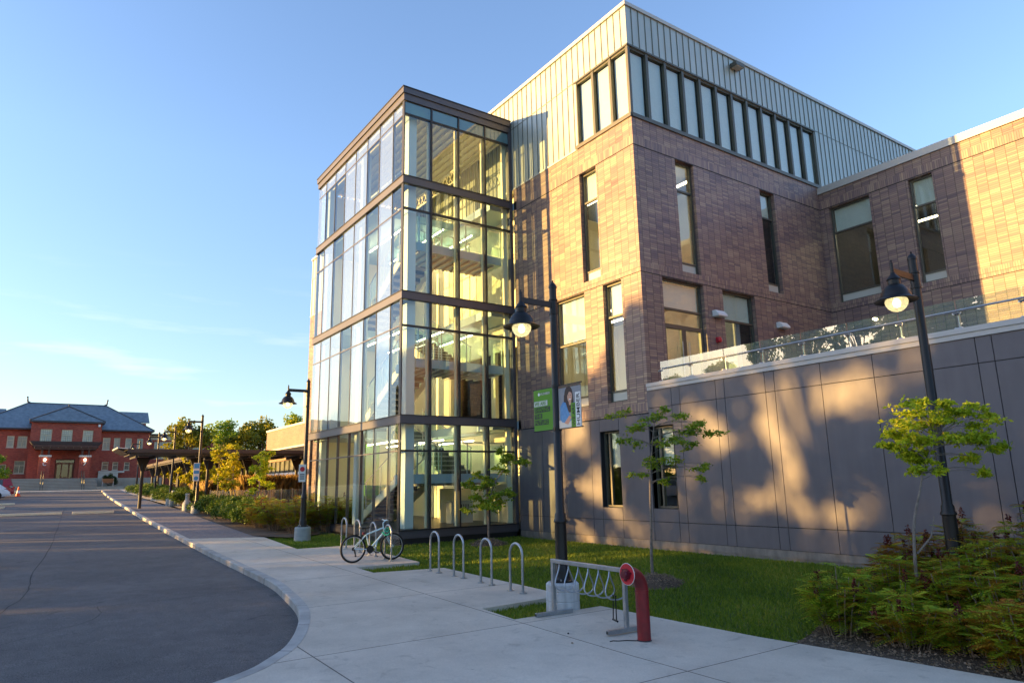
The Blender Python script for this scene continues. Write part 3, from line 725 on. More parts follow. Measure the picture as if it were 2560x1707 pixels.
# grey panel wall: lower facade A and terrace wall
hG = [(-15.64, -14.80, 1.30, 3.50), (-13.60, -12.76, 1.30, 3.50)]
w = MB()
wall(w, 'y', YA+.02, -1, -19.9, XB-.02, .3, 3.88, hG[:1], 'seam', back='int_sun_warmed'); wall(w, 'y', YA+.02, -1, XB-.02, 14, .3, 4.50, hG[1:], 'seam', back='int_sun_warmed')
seams = [-19.9, -18.52, -17.32, -16.06, -15.64, -14.80, -13.60, -12.70, -12.41, -11.22, -10.95, -9.78, -9.53, -8.37, -7.21, -6.08, -5.30, -5.03, -3.9, -2.75, -1.6, -1.3, -.15, 1.0, 2.15, 2.45, 3.6, 4.75, 5.9, 7.05, 8.2, 9.35, 10.5, 11.65, 12.8, 14]
for i in range(len(seams)-1):
    p, q = seams[i]+.007, seams[i+1]-.007
    top = 3.86 if q < -13.5 else 4.50
    for (r, s) in ((.47, .945), (.96, 4.005 if top > 4 else top), (4.02, top)):
        if s-r < .05 or (r > 4 and top < 4): continue
        for h in hG:
            if p < (h[0]+h[1])/2 < q: break
        else: h = None
        if h and r < h[2] < s:
            w.box(p, q, YA-.012, YA+.019, r, h[2]-.01, 'panel'); w.box(p, q, YA-.012, YA+.019, h[3]+.01, s, 'panel')
        else: w.box(p, q, YA-.012, YA+.019, r, s, 'panel')
w.build('panel_wall', BLD)
w = MB(); w.box(-19.9, 14, YA+.03, YA+.3, -.3, .5, 'plinth'); w.box(-19.9, 14, YA-.002, YA+.03, .3, .46, 'plinth'); w.box(-19.9, 14, YA+.02, YA+.03, -.3, .3, 'plinth'); w.build('plinth', BLD)
w = MB(); w.box(XB+.005, 14, YA-.07, YA+.33, 4.60, 4.70, 'cap'); w.box(XB+.005, 14, YA-.045, YA+.02, 4.50, 4.598, 'cap'); w.build('parapet_cap', BLD)
w = MB(); w.box(XB, 14, YA+.33, YD, 4.25, 4.44, 'plinth'); w.build('terrace_floor', BLD)
for h in hG: window(BLD, 'y', YA, -1, *h, trans=None, blind=2.45, sill=.0, rec=.15, mullx=(h[0]+.24,))
# glass railing on the terrace
rx = [-13.30, -12.22, -11.11, -10.01, -8.92, -7.81, -6.72, -5.64, -4.55, -3.45, -2.35, -1.25, -.15, .95, 2.05, 3.15, 4.25]
RL = MB(); YR = YA+.30
RL.tube([(-13.2, YR-.07, 5.10), (12, YR-.07, 5.10)], .018, 'galv')
rail = RL.build('glass_railing', BLD)
for i in range(len(rx)-1):
    p = MB(); p.prism([(rx[i]+.012, YR, 4.55), (rx[i]+.012, YR+.014, 4.55), (rx[i]+.012, YR-.014, 5.31), (rx[i]+.012, YR-.028, 5.31)], (rx[i+1]-rx[i]-.024, 0, 0), 'glass_rail'); p.build('glass_panel', rail)
    p = MB()
    for z in (4.76, 5.06): p.tube([(rx[i]-.05, YR-.03, z), (rx[i]+.05, YR-.03, z)], .022, 'galv', 8); p.tube([(rx[i]-.05, YR-.03, z), (rx[i]-.05, YR+.02, z)], .03, 'galv', 8); p.tube([(rx[i]+.05, YR-.03, z), (rx[i]+.05, YR+.02, z)], .03, 'galv', 8)
    p.box(rx[i]-.012, rx[i]+.012, YR+.03, YR+.08, 4.44, 5.1, 'galv'); p.build('clamp_post', rail)
# fittings
for y in (17.27, 20.57):
    f = MB(); f.prism([(XB, y-.22, 7.02), (XB+.24, y-.22, 7.02), (XB+.24, y-.22, 7.08), (XB+.12, y-.22, 7.22), (XB, y-.22, 7.22)], (0, .44, 0), 'white'); f.box(XB+.03, XB+.2, y-.18, y+.18, 6.995, 7.02, 'pale_panel'); f.build('wall_light', BLD, bevel=.01)
f = MB(); f.box(XB, XB+.07, 17.12, 17.24, 6.2, 6.36, 'red_bright'); f.lathe([(.09, 0), (.09, .05), (.05, .07), (.001, .075)], 'red_bright', (XB+.07, 17.18, 6.28), 16, 'x'); f.box(XB+.07, XB+.10, 17.24, 17.30, 6.24, 6.34, 'white'); f.build('alarm_bell', BLD)
f = MB(); f.box(XB+.02, XB+.30, 19.1, 19.55, 16.40, 16.55, 'frame'); f.box(XB+.04, XB+.28, 19.14, 19.51, 16.38, 16.40, 'pale_panel'); f.box(XB, XB+.05, 19.2, 19.45, 16.42, 16.62, 'frame'); f.build('floodlight', BLD)
# interior so that windows look into rooms
w = MB()
for z in (4.0, 8.1, 12.35): w.box(-19.7, XB-.3, YA+.3, 45, z-.02, z+.2, 'int_floor')
w.box(-42, -29.5, YA+.3, 45, 4.0, 4.2, 'int_floor'); w.box(XB+.3, 11.8, YD+.3, 45, 8.1, 8.3, 'int_floor'); w.box(XB+.3, 11.8, YD+.3, 45, 4.0, 4.2, 'int_floor')
w.build('storey_floor', BLD)
w = MB(); w.box(-19.7, -17.9, 18.6, 18.8, .3, 12.3, 'int_sun_warmed'); w.box(-17.9, -13.9, 18.6, 18.8, .3, 12.3, 'int_grey'); w.box(-19.7, -19.55, 17.0, 18.6, .3, 16.5, 'int_sun_warmed')
w.box(XB+.05, XB+.12, YD+.31, 45, 4.4, 12.3, 'int_dark'); w.box(XB+.4, 11.5, YD+5, YD+5.2, 4.2, 12.3, 'int_dark'); w.box(XB-4.5, XB-4.3, 19, 45, 4.2, 16.5, 'int_dark')
w.build('inner_wall', BLD)
w = MB()
for z, y in ((11.9, 15.6), (7.8, 15.8), (7.8, 17), (11.9, 17.2)): w.box(-18.5, -14.2, y, y+.08, z-.05, z, 'lightstrip')
for y in (25.6, 27.2): w.box(-13, -8, y, y+.1, 11.6, 11.65, 'lightstrip')
w.build('ceiling_light', BLD)
# far side walls closing the volumes
w = MB(); w.box(XL, XL+.3, YA+.3, 46, .3, 16.7, 'brick_main'); w.build('end_wall', BLD)
w = MB(); w.box(12, 12.3, YD, 46, 4, 12.6, 'brick_main'); w.box(14, 14.3, YA, YD, .3, 4.5, 'panel'); w.build('end_wall', BLD)
w = MB(); w.box(XL, 12, 46, 46.3, .3, 16.7, 'brick_main'); w.build('rear_wall', BLD)

# ---------------------------------------------------------------- glass stair tower
TX0, TX1, TY0 = -28.87, -20.02, 9.49
TOW = thing('glass_stair_tower', 'four storey glass stair tower with dark metal bands on the brick building', 'tower', (-24.5, 11.7, .3))
yr = [TY0, 10.55, 11.66, 12.80, 13.95]
xl = [TX1, -20.95, -22.13, -23.30, -24.48, -25.62, -26.77, -27.91, TX0]
stor = [(.69, 3.99), (4.24, 8.10), (8.35, 12.20), (12.46, 15.28)]
trz = [3.12, 7.20, 11.30, 14.80]
w = MB()
for (z0, z1) in ((3.99, 4.24), (8.10, 8.35), (12.20, 12.46)):
    w.box(TX0, TX1+.04, TY0-.04, TY0+.12, z0, z1, 'tower_metal'); w.box(TX1-.12, TX1+.04, TY0+.12, YA-.02, z0, z1, 'tower_metal')
    w.box(TX0-.02, TX1+.065, TY0-.065, TY0+.1, z1, z1+.025, 'tower_dark'); w.box(TX1-.1, TX1+.065, TY0+.1, YA-.02, z1, z1+.025, 'tower_dark')
    w.box(TX0-.02, TX1+.055, TY0-.055, TY0+.1, z0-.02, z0, 'tower_dark'); w.box(TX1-.1, TX1+.055, TY0+.1, YA-.02, z0-.02, z0, 'tower_dark')
w.build('floor_band', TOW)
w = MB(); w.box(TX0-.05, TX1+.10, TY0-.10, YA-.07, 15.55, 15.76, 'tower_metal'); w.box(TX0-.02, TX1+.05, TY0-.05, YA-.02, 15.30, 15.55, 'tower_metal'); w.box(TX0-.06, TX1+.12, TY0-.12, YA-.05, 15.76, 15.80, 'tower_dark')
w.build('roof', TOW)
w = MB(); w.box(TX0, TX1+.02, TY0-.02, YA-.02, .42, .69, 'tower_metal'); w.box(TX0+.03, TX1-.06, TY0+.06, YA-.02, -.3, .42, 'tower_dark'); w.box(TX0, TX1+.05, TY0-.05, YA-.02, .655, .692, 'tower_dark'); w.build('plinth', TOW)
w = MB(); w.box(TX1-.14, TX1+.06, 13.86, YA-.02, .692, 15.30, 'tower_metal'); w.box(TX0, TX0+.1, TY0+.02, TY0+.12, .692, 15.3, 'tower_dark'); w.build('corner_column', TOW)
for y in yr[:-1]:
    w = MB(); d = .03 if y > TY0 else .045
    w.box(TX1-.13, TX1+.025, (y-d) if y > TY0 else y-.025, y+d-(.03 if y == TY0 else 0), .692, 15.30, 'tower_dark'); w.build('mullion', TOW)
for x in xl[1:-1]:
    w = MB(); w.box(x-.012, x+.012, TY0-.004, TY0+.10, .692, 15.30, 'tower_metal'); w.build('mullion', TOW)
w = MB()
for z in trz:
    w.box(TX1-.1, TX1+.02, TY0+.03, 13.86, z-.03, z+.03, 'tower_dark'); w.box(TX0+.1, TX1-.13, TY0+.002, TY0+.09, z-.02, z+.02, 'tower_metal')
w.build('transom', TOW)
left_milky = [['c', 'c', 'c', 'c', 'c', 'c', 'c', 'c'], ['c', 'f', 'c', 'f', 'c', 'f', 'f', 'f'], ['c', 'f', 'c', 'f', 'f', 'c', 'f', 'c'], ['c', 'f', 'c', 'f', 'f', 'c', 'c', 'f']]
for k, (z0, z1) in enumerate(stor):
    for i in range(4):
        p = MB(); a, b = yr[i]+.03, yr[i+1]-.03-(.06 if i == 3 else 0)
        zt = trz[k] if k == 3 else z1
        p.box(TX1-.03, TX1-.012, a, b, z0+.025, trz[k]-.03, 'glass_tower')
        p.box(TX1-.03, TX1-.012, a, b, trz[k]+.03, z1-.02, 'glass_spandrel' if k == 3 else 'glass_tower'); p.build('glass_pane', TOW)
    for i in range(8):
        p = MB(); b, a = xl[i]-.012-(.12 if i == 0 else 0), xl[i+1]+.012
        mm = 'glass_milky' if left_milky[k][i] == 'f' else 'glass_tower'
        p.box(a, b, TY0+.012, TY0+.030, z0+.025, trz[k]-.02, mm); p.box(a, b, TY0+.012, TY0+.030, trz[k]+.02, z1-.02, 'glass_milky' if (k == 3 or (k > 0 and mm == 'glass_milky')) else mm); p.build('glass_pane', TOW)
# interior: columns, floors, stairs
for (x, y) in ((-20.45, 9.95), (-24.5, 9.95), (-28.4, 9.95)):
    w = MB(); w.box(x-.16, x+.16, y-.16, y+.16, .69, 15.2, 'column'); w.build('column', TOW, bevel=.02)
for i, y in enumerate(yr[1:-1]):
    w = MB(); w.box(TX1-.28, TX1-.18, y-.05, y+.03, .7, 15.25, 'int_sun_warmed'); w.build('inner_mullion', TOW)
w = MB(); w.box(TX1-.3, TX1-.2, 13.7, 13.86, .7, 15.25, 'int_sun_warmed'); w.build('inner_mullion', TOW)
fl = [.68, 4.20, 8.32, 12.43]
for k, z in enumerate(fl):
    w = MB()
    if k == 0: w.box(TX0+.1, TX1-.15, TY0+.12, YA+3, z-.2, z, 'int_floor')
    else:
        w.box(TX0+.1, -26.0, TY0+.15, YA-.05, z-.30, z, 'fascia'); w.box(TX0+.1, -19.75, YA+.0, YA+3.0, z-.30, z, 'fascia')
        w.box(-26.0, TX1-.33, 13.2, YA, z-.30, z, 'fascia')
        if k == 3: w.box(-26.0, -23.0, TY0+.15, 13.2, z-.3, z, 'fascia')
    w.build('floor_plate', TOW)
# ribbed ceiling under roof
w = MB(); w.box(TX0+.05, TX1-.1, TY0+.1, YA+3, 15.20, 15.28, 'int_sun_warmed')
y = TY0+.4
while y < YA+2.8: w.box(TX0+.1, TX1-.2, y, y+.10, 15.10, 15.198, 'int_sun_warmed'); y += .3
w.build('ceiling_deck', TOW)
w = MB()
# rear walls of the stair hall: pale, catching the evening sun, its yellow also put into their colour
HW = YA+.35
for (a, b_, z0, z1) in ((-28.8, -26.6, .7, 15.1), (-26.6, -19.8, 8.3, 15.1), (-26.6, -19.8, .7, 3.9), (-26.6, -25.4, 4.2, 8.0), (-25.4, -19.8, 7.0, 8.0), (-22.2, -21.9, 4.2, 7.0)): w.box(a, b_, HW, HW+.15, z0, z1, 'int_sun_warmed')
w.box(-25.4, -19.8, YA+3.0, YA+3.1, 4.2, 8.0, 'int_sun_yellow')
w.box(-28.85, -28.75, 10.2, YA+2.9, .7, 15.1, 'int_sun_warmed')
w.box(-19.86, -19.74, YA+.3, YA+3, .7, 15.1, 'int_sun_warmed')
w.box(-25.9, -20.2, 13.86, 13.94, .7, 2.0, 'int_sun_warmed')
w.build('hall_wall', TOW)
w = MB()
for zz, x in ((8.2, -24), (12.3, -24)):
    for q in range(6): w.box(-27.8+q*1.35, -27.77+q*1.35, HW-.03, HW-.001, zz+.2, zz+(3.0 if zz < 12 else 2.7), 'int_grey')
w.build('wall_strips', TOW)
def flight(xa, za, xb, zb, y0, y1):
    n_ = max(4, int(round(abs(zb-za)/.175))); o = MB()
    for s in (y0, y1-.05):
        o.prism([(xa, s, za-.30), (xa, s, za+.02), (xb, s, zb+.02), (xb, s, zb-.30)], (0, .05, 0), 'int_sun_warmed')
    for i in range(n_):
        t0, t1 = i/n_, (i+1)/n_; xa_, xb_ = xa+(xb-xa)*t0, xa+(xb-xa)*t1; z = za+(zb-za)*t1
        o.box(xa_, xb_, y0+.052, y1-.052, z-.05, z, 'tread'); o.box(xa_-.01, xa_+.012, y0+.052, y1-.052, z-(zb-za)/n_, z-.051, 'nosing')
    so_ = o.build('stair_flight', TOW)
    for s in (y0-.02, y1+.02):
        r = MB(); r.tube([(xa, s, za+.95), (xb, s, zb+.95)], .022, 'galv', 8)
        for t in (0.02, .33, .66, .98): r.box(xa+(xb-xa)*t-.02, xa+(xb-xa)*t+.02, s-.012, s+.012, za+(zb-za)*t-.05, za+(zb-za)*t+.95, 'galv')
        r.build('handrail', so_)
        r = MB(); r.prism([(xa, s-.005, za+.1), (xb, s-.005, zb+.1), (xb, s-.005, zb+.88), (xa, s-.005, za+.88)], (0, .01, 0), 'glass_guard'); r.build('guard_glass', so_)
for k in range(3):
    z0, z1 = fl[k], fl[k+1]; zm = (z0+z1)/2-.05
    w = MB(); w.box(-22.0, -20.42, 10.2, 13.75, zm-.30, zm, 'fascia')
    for q in range(10): w.box(-21.9, -20.5, 10.3+q*.34, 10.38+q*.34, zm-.38, zm-.302, 'deck')
    ld = w.build('landing', TOW)
    r = MB(); r.tube([(-20.45, 10.2, zm+1.05), (-20.45, 13.75, zm+1.05)], .02, 'galv', 8)
    for y in (10.3, 11.2, 12.2, 13.1, 13.7): r.box(-20.46, -20.43, y-.02, y+.02, zm-.1, zm+1.05, 'galv')
    r.build('handrail', ld)
    r = MB(); r.box(-20.42, -20.41, 10.2, 13.75, zm+.05, zm+.95, 'glass_guard'); r.build('guard_glass', ld)
    flight(-26.0, z0, -22.0, zm, 10.35, 11.75); flight(-22.0, zm, -26.0, z1, 12.0, 13.3)
    for y_ in (11, 13.7, 12.4): r = MB(); r.tube([(-27.5, y_, z1-.55), (-22.5, y_, z1-.55)], .03, 'lightstrip', 6); r.build('ceiling_light', TOW)  # tube lamps, extra ones added per level to warm the interior glow
# steel truss and ducts under the tower roof
r = MB()
for z in (13.75, 14.25): r.bar((-27, 12.6, z), (-21.5, 12.6, z), .05, .05, 'int_sun_warmed')
for q in range(18):
    a = -27+q*.305; r.bar((a, 12.6, 13.75), (a+.305, 12.6, 14.25), .025, .025, 'int_sun_warmed'); r.bar((a, 12.6, 14.25), (a+.305, 12.6, 13.75), .025, .025, 'int_sun_warmed')
r.build('truss', TOW)
r = MB(); r.tube([(-27.5, 11.2, 14.5), (-23, 11.2, 14.5)], .12, 'galv', 12); r.tube([(-27.5, 14.6, 14.3), (-20.2, 14.6, 14.3)], .10, 'galv', 12); r.build('duct', TOW)
# heater cabinet and notice on ground floor
r = MB(); r.box(-22.3, -21.9, 12.4, 13.3, .69, 1.45, 'heater')
for q in range(6): r.box(-21.895, -21.89, 12.62+q*.09, 12.66+q*.09, 1.12, 1.34, 'ink')
r.build('heater_cabinet', TOW, bevel=.01)
r = MB(); r.box(-22.6, -22.5, 12.3, 13.6, .69, 1.9, 'int_sun_warmed'); r.box(-22.495, -22.49, 12.85, 13.05, 1.45, 1.7, 'white'); r.box(-22.488, -22.485, 12.87, 13.03, 1.62, 1.68, 'dark_red'); r.build('notice_panel', TOW)
r = MB(); r.box(-26.35, -26.2, 10.9, 11.5, .7, 3.7, 'banner_green'); r.build('green_pillar', TOW)

# ---------------------------------------------------------------- street lamps
def make_lamp(label, basem):
    t = thing('street_lamp', label, 'street lamp', (0, 0, 0), 'black street lamps with bell shades along the pavement')
    b = MB(); b.lathe([(.27, -.25), (.275, .0), (.272, .135), (.262, .142), (.262, .15), (.272, .157), (.272, .285), (.262, .292), (.262, .30), (.270, .307), (.268, .40), (.24, .43), (.001, .431)], basem, n=32)
    b.build('concrete_base', t, True)
    b = MB(); b.lathe([(.19, .431), (.19, .455), (.15, .47), (.125, .52), (.135, .60), (.11, .66), (.100, .70), (.096, 1.36), (.112, 1.37), (.112, 1.40), (.094, 1.43), (.092, 1.50), (.072, 1.53), (.063, 5.40), (.001, 5.41)], 'black_paint', n=20)
    for k in range(4):
        a = math.pi/4+k*math.pi/2; b.lathe([(.014, .455), (.014, .485), (.001, .486)], 'galv', (.165*math.cos(a), .165*math.sin(a), 0), 8)
    b.build('pole', t, True)
    b = MB(); b.lathe([(.074, 5.39), (.074, 5.42), (.066, 5.44), (.03, 5.485), (.014, 5.50), (.018, 5.52), (.001, 5.54)], 'black_paint', n=16); b.build('finial', t, True)
    b = MB(); b.box(-.022, .022, -.70, -.05, 5.03, 5.13, 'black_paint')
    for z in (4.92, 5.17): b.lathe([(.064, z-.012), (.080, z-.012), (.080, z+.012), (.064, z+.012)], 'black_paint', n=16)
    b.lathe([(.070, 4.95), (.070, 5.14)], 'black_paint', n=16)
    for z in (4.92, 5.17): b.box(-.012, .012, .06, .085, z-.015, z+.015, 'galv')
    b.lathe([(.001, 5.27), (.016, 5.255), (.010, 5.235), (.024, 5.22), (.026, 5.07), (.036, 5.065), (.036, 5.045), (.001, 5.04)], 'black_paint', (0, -.70, 0), 14)
    b.build('arm', t, True)
    b = MB(); b.lathe([(.001, 5.055), (.035, 5.05), (.042, 5.035), (.080, 4.985), (.104, 4.955), (.106, 4.945), (.092, 4.935), (.090, 4.865), (.10, 4.855), (.135, 4.835), (.18, 4.78), (.208, 4.72), (.222, 4.665), (.238, 4.655), (.30, 4.618), (.312, 4.608), (.305, 4.602), (.20, 4.64), (.17, 4.66), (.10, 4.74), (.001, 4.75)], 'black_paint', (0, -.70, 0), 32)
    sh = b.build('lamp_shade', t, True)
    b = MB(); b.lathe([(.001, 4.435)]+[(.165*math.sin(a), 4.60-.165*math.cos(a)) for a in [k*math.pi/2/8 for k in range(1, 9)]]+[(.150, 4.635)], 'globe', (0, -.70, 0), 24)
    g = b.build('globe', sh, True)
    b = MB(); b.lathe([(.001, 4.50), (.045, 4.52), (.06, 4.57), (.045, 4.62), (.001, 4.64)], 'bulb', (0, -.70, 0), 12); b.build('bulb', sh, True)
    return t
globem = MATS['globe']; gt = globem.node_tree; gN = gt.nodes
trn = gN.new('ShaderNodeBsdfTransparent'); trn.inputs[0].default_value = (1, .95, .8, 1); ms_ = gN.new('ShaderNodeMixShader'); ms_.inputs[0].default_value = .5
gout = [n for n in gN if n.type == 'OUTPUT_MATERIAL'][0]; gb = [n for n in gN if n.type == 'BSDF_PRINCIPLED'][0]
gt.links.new(trn.outputs[0], ms_.inputs[1]); gt.links.new(gb.outputs[0], ms_.inputs[2]); gt.links.new(ms_.outputs[0], gout.inputs[0])
LAMPM = make_lamp('black street lamp carrying two banners behind the spiral bike rack', 'base_white')
LAMPM.location = (-9.22, 7.29, .03)
LAMPL = dup(LAMPM, (-23.98, 7.77, .30), label='black street lamp beside the feathery shrubs with a no stopping sign on its pole')
for ch in LAMPL.children:
    if ch.name.startswith('concrete_base'): ch.data = ch.data.copy(); ch.data.materials[0] = MATS['base_grey']
LAMPR = dup(LAMPM, (-5.05, 11.45, .08), label='black street lamp rising out of the red and green shrubs at right')
for (x, y, lb) in ((-42.5, 7.72, 'black street lamp with a blue and white sign, beside the yellow young tree'), (-54.5, 8.15, 'black street lamp on a concrete base next to the near end of the covered walkway'),
                   (-64.5, 8.44, 'black street lamp behind the covered walkway, second from the red brick hall'), (-85, 9.3, 'small far street lamp just right of the red brick hall entrance'),
                   (-86, -3.4, 'street lamp at the left edge above the parked cars')):
    l = dup(LAMPL, (x, y, gz(x)-.02), label=lb)
# banners on the middle lamp
FONT = None
def text(name, body, size, m, parent, origin, ux, uz, width=None, align='LEFT', depth=.0015):
    cu = bpy.data.curves.new('t', 'FONT'); cu.body = body; cu.size = size; cu.extrude = depth; cu.align_x = align; cu.offset = size*.004
    o = bpy.data.objects.new('t', cu); C.objects.link(o)
    bpy.context.view_layer.update()
    me = bpy.data.meshes.new_from_object(o.evaluated_get(bpy.context.evaluated_depsgraph_get())); me.name = name
    bpy.data.objects.remove(o); me.materials.clear(); me.materials.append(MATS[m])
    ux = Vector(ux).normalized(); uz = Vector(uz).normalized(); un = ux.cross(uz)
    co = np.empty(len(me.vertices)*3, np.float32); me.vertices.foreach_get('co', co); co = co.reshape(-1, 3)
    if width: co[:, 0] *= width/max(1e-6, (co[:, 0].max()-co[:, 0].min()))
    base = Vector(origin)-(wpos(parent) if parent is not None else Vector((0, 0, 0)))
    out = np.outer(co[:, 0], ux)+np.outer(co[:, 1], uz)+np.outer(co[:, 2], un)+np.array(base)
    me.vertices.foreach_set('co', out.astype(np.float32).ravel()); me.update()
    q = bpy.data.objects.new(name, me); C.objects.link(q); q.parent = parent
    return q
BX, BY, BZ = -9.22, 7.29, .03
b = MB()
for z in (2.93, 3.66):
    b.tube([(BX-.66, BY, z), (BX+.68, BY, z)], .010, 'black_paint', 8); b.lathe([(.070, z-.03), (.078, z-.03), (.078, z+.03), (.070, z+.03)], 'black_paint', (BX, BY, 0), 16)
b.build('banner_bracket', LAMPM)
yb = BY-.006
def quad(mb, x0, x1, z0, z1, lift, m): mb.box(x0, x1, yb-.004-lift, yb-.004-lift+.0012, z0, z1, m)
L0, L1, Z0, Z1 = BX-.64, BX-.075, 2.935, 3.655
b = MB(); b.box(L0, L1, yb-.003, yb+.003, Z0, Z1, 'banner_green'); quad(b, L0+.001, L1-.001, Z1-.055, Z1-.001, .001, 'banner_green_dark'); quad(b, L0+.001, L1-.001, Z0+.002, Z0+.05, .001, 'banner_green_dark')
quad(b, L0+.01, L0+.40, 3.365, 3.455, .002, 'offwhite'); quad(b, L0+.02, L0+.47, 3.255, 3.345, .002, 'ink'); quad(b, L0+.02, L0+.24, 3.145, 3.235, .002, 'ink'); quad(b, L0+.02, L0+.42, 3.035, 3.125, .002, 'ink')
b.lathe([(.028, -.001), (.028, .001)], 'white', (L0+.16, yb-.007, 3.575), 12, 'y')
bl = b.build('green_banner', LAMPM)
for (tx, x, z, w_, mm, sz) in (('WE ARE', L0+.03, 3.378, .33, 'banner_green', .095), ('SHAPING', L0+.035, 3.268, .41, 'banner_green', .095), ('THE', L0+.035, 3.158, .19, 'banner_green', .095), ('FUTURE', L0+.035, 3.048, .37, 'banner_green', .095), ('HUMBER', L0+.20, 3.555, .28, 'offwhite', .06)):
    text('lettering', tx, sz, mm, bl, (x, yb-.0085, z), (1, 0, 0), (0, 0, 1), w_)
R0, R1 = BX+.075, BX+.66
b = MB(); b.box(R0, R1, yb-.003, yb+.003, Z0, Z1, 'bg_warm')
quad(b, R0+.001, R1-.001, Z1-.045, Z1-.001, .002, 'leaf_print'); quad(b, R0+.30, R1-.001, Z1-.25, Z1-.072, .001, 'bg_warm'); quad(b, R0+.001, R1-.001, Z0+.001, Z0+.13, .001, 'offwhite')
quad(b, R0+.33, R0+.445, Z0+.002, Z0+.40, .006, 'banner_green'); quad(b, R0+.446, R1-.002, Z0+.002, Z0+.57, .006, 'white')
def ell(mb, cx, cz, rx, rz, lift, m, n=20, x0=None): mb.prism([(cx+rx*math.cos(2*math.pi*k/n), yb-.004-lift, cz+rz*math.sin(2*math.pi*k/n)) for k in range(n)], (0, .001, 0), m)
def poly(mb, pts, lift, m): mb.prism([(R0+x, yb-.004-lift, Z0+z) for x, z in pts], (0, .001, 0), m)
ell(b, R0+.27, Z0+.54, .11, .15, .002, 'hair'); poly(b, [(.15, .55), (.13, .32), (.20, .25), (.36, .25), (.40, .40), (.38, .56)], .0022, 'hair')
poly(b, [(.03, .15), (.04, .36), (.12, .44), (.19, .42), (.24, .30), (.33, .12), (.24, .07), (.08, .10)], .003, 'denim'); poly(b, [(.40, .42), (.445, .38), (.445, .20), (.37, .28)], .003, 'denim')
poly(b, [(.14, .08), (.28, .20), (.33, .16), (.24, .05)], .0035, 'skin')
ell(b, R0+.30, Z0+.515, .062, .10, .004, 'skin'); poly(b, [(.27, .45), (.34, .45), (.33, .37), (.28, .37)], .0038, 'skin')
ell(b, R0+.305, Z0+.465, .030, .012, .005, 'white', 10); ell(b, R0+.305, Z0+.457, .030, .008, .0048, 'lips', 10)
for dx in (-.025, .03): ell(b, R0+.30+dx, Z0+.535, .011, .006, .005, 'hair', 8)
poly(b, [(.20, .58), (.25, .62), (.33, .62), (.37, .57), (.29, .595), (.24, .53), (.235, .47), (.21, .50)], .0052, 'hair')
br = b.build('portrait_banner', LAMPM)
text('lettering', 'WE ARE', .10, 'ink', br, (R0+.425, yb-.0115, Z0+.02), (0, 0, 1), (-1, 0, 0), .36); text('lettering', 'HUMBER', .115, 'ink', br, (R0+.555, yb-.0115, Z0+.02), (0, 0, 1), (-1, 0, 0), .52)
# no stopping sign on left lamp
X_, Y_ = -23.98, 7.77; zb = .30
b = MB(); b.box(X_+.07, X_+.078, Y_-.24, Y_-.0, zb+1.93, zb+2.52, 'white')
b.lathe([(.066, 0), (.084, 0), (.084, .002), (.066, .002)], 'red_bright', (X_+.0785, Y_-.12, zb+2.36), 20, 'x'); b.bar((X_+.080, Y_-.17, zb+2.41), (X_+.080, Y_-.07, zb+2.31), .016, .002, 'red_bright', (1, 0, 0))
b.box(X_+.0785, X_+.080, Y_-.14, Y_-.10, zb+2.31, zb+2.41, 'ink')
for k in range(3): b.box(X_+.0785, X_+.080, Y_-.20, Y_-.04, zb+2.16-k*.07, zb+2.195-k*.07, 'ink')
for z in (2.0, 2.46): b.box(X_-.07, X_+.07, Y_-.03, Y_+.03, zb+z, zb+z+.03, 'galv')
so2 = b.build('no_stopping_sign', LAMPL)
b = MB(); x, y = -42.5, 7.72; z = gz(x)
b.box(x+.07, x+.08, y-.30, y+.02, z+1.75, z+2.75, 'white'); b.box(x+.0805, x+.083, y-.28, y-.0, z+2.45, z+2.72, 'blue_sign'); b.box(x+.0805, x+.083, y-.28, y-.0, z+2.15, z+2.32, 'blue_sign'); b.lathe([(.12, 0), (.12, .002)], 'blue_sign', (x+.0805, y-.14, z+1.9), 16, 'x'); b.box(x-.07, x+.07, y-.03, y+.03, z+2.2, z+2.23, 'galv')
for o in bpy.data.objects:
    if o.get('label', '').startswith('black street lamp with a blue'): b.build('parking_sign', o)

# ---------------------------------------------------------------- hoops
def make_hoop():
    b = MB(); pts = [(-.2, 0, .0), (-.2, 0, .66)]+[(-.2*math.cos(a), 0, .66+.2*math.sin(a)) for a in [k*math.pi/12 for k in range(1, 12)]]+[(.2, 0, .66), (.2, 0, 0)]
    t = thing('bike_hoop', '', 'bike hoop')
    b.tube(pts, .024, 'galv', 12); b.build('hoop', t, True)
    for x in (-.2, .2):
        f = MB(); f.lathe([(.068, 0), (.068, .014), (.03, .02), (.03, .03), (.024, .032)], 'galv', (x, 0, 0), 18); f.build('foot_plate', t, True)
    return t
H0 = make_hoop()
hl = [(-20.08, 7.74, 'galvanised bike hoop farthest left, nearest the ferny shrubs'), (-19.04, 7.73, 'second bike hoop from the left, standing behind the bicycle rear wheel'), (-17.80, 7.67, 'third bike hoop from the left, seen through the bicycle frame'),
      (-16.70, 7.61, 'bike hoop to which the white bicycle is locked'), (-14.11, 7.56, 'first hoop of the right hand row, closest to the notch of grass'), (-13.10, 7.59, 'second hoop of the right hand row of four'), (-12.0, 7.58, 'third hoop of the right hand row, in front of the mulch mound'), (-10.88, 7.53, 'last hoop of the right hand row, nearest the spiral rack')]
for i, (x, y, lb) in enumerate(hl):
    h = H0 if i == 0 else dup(H0, (x, y, gz(x)))
    h.location = (x, y, gz(x)); h['label'] = lb; h['group'] = 'galvanised hoops for bicycles on the pavement'; h['category'] = 'bike hoop'

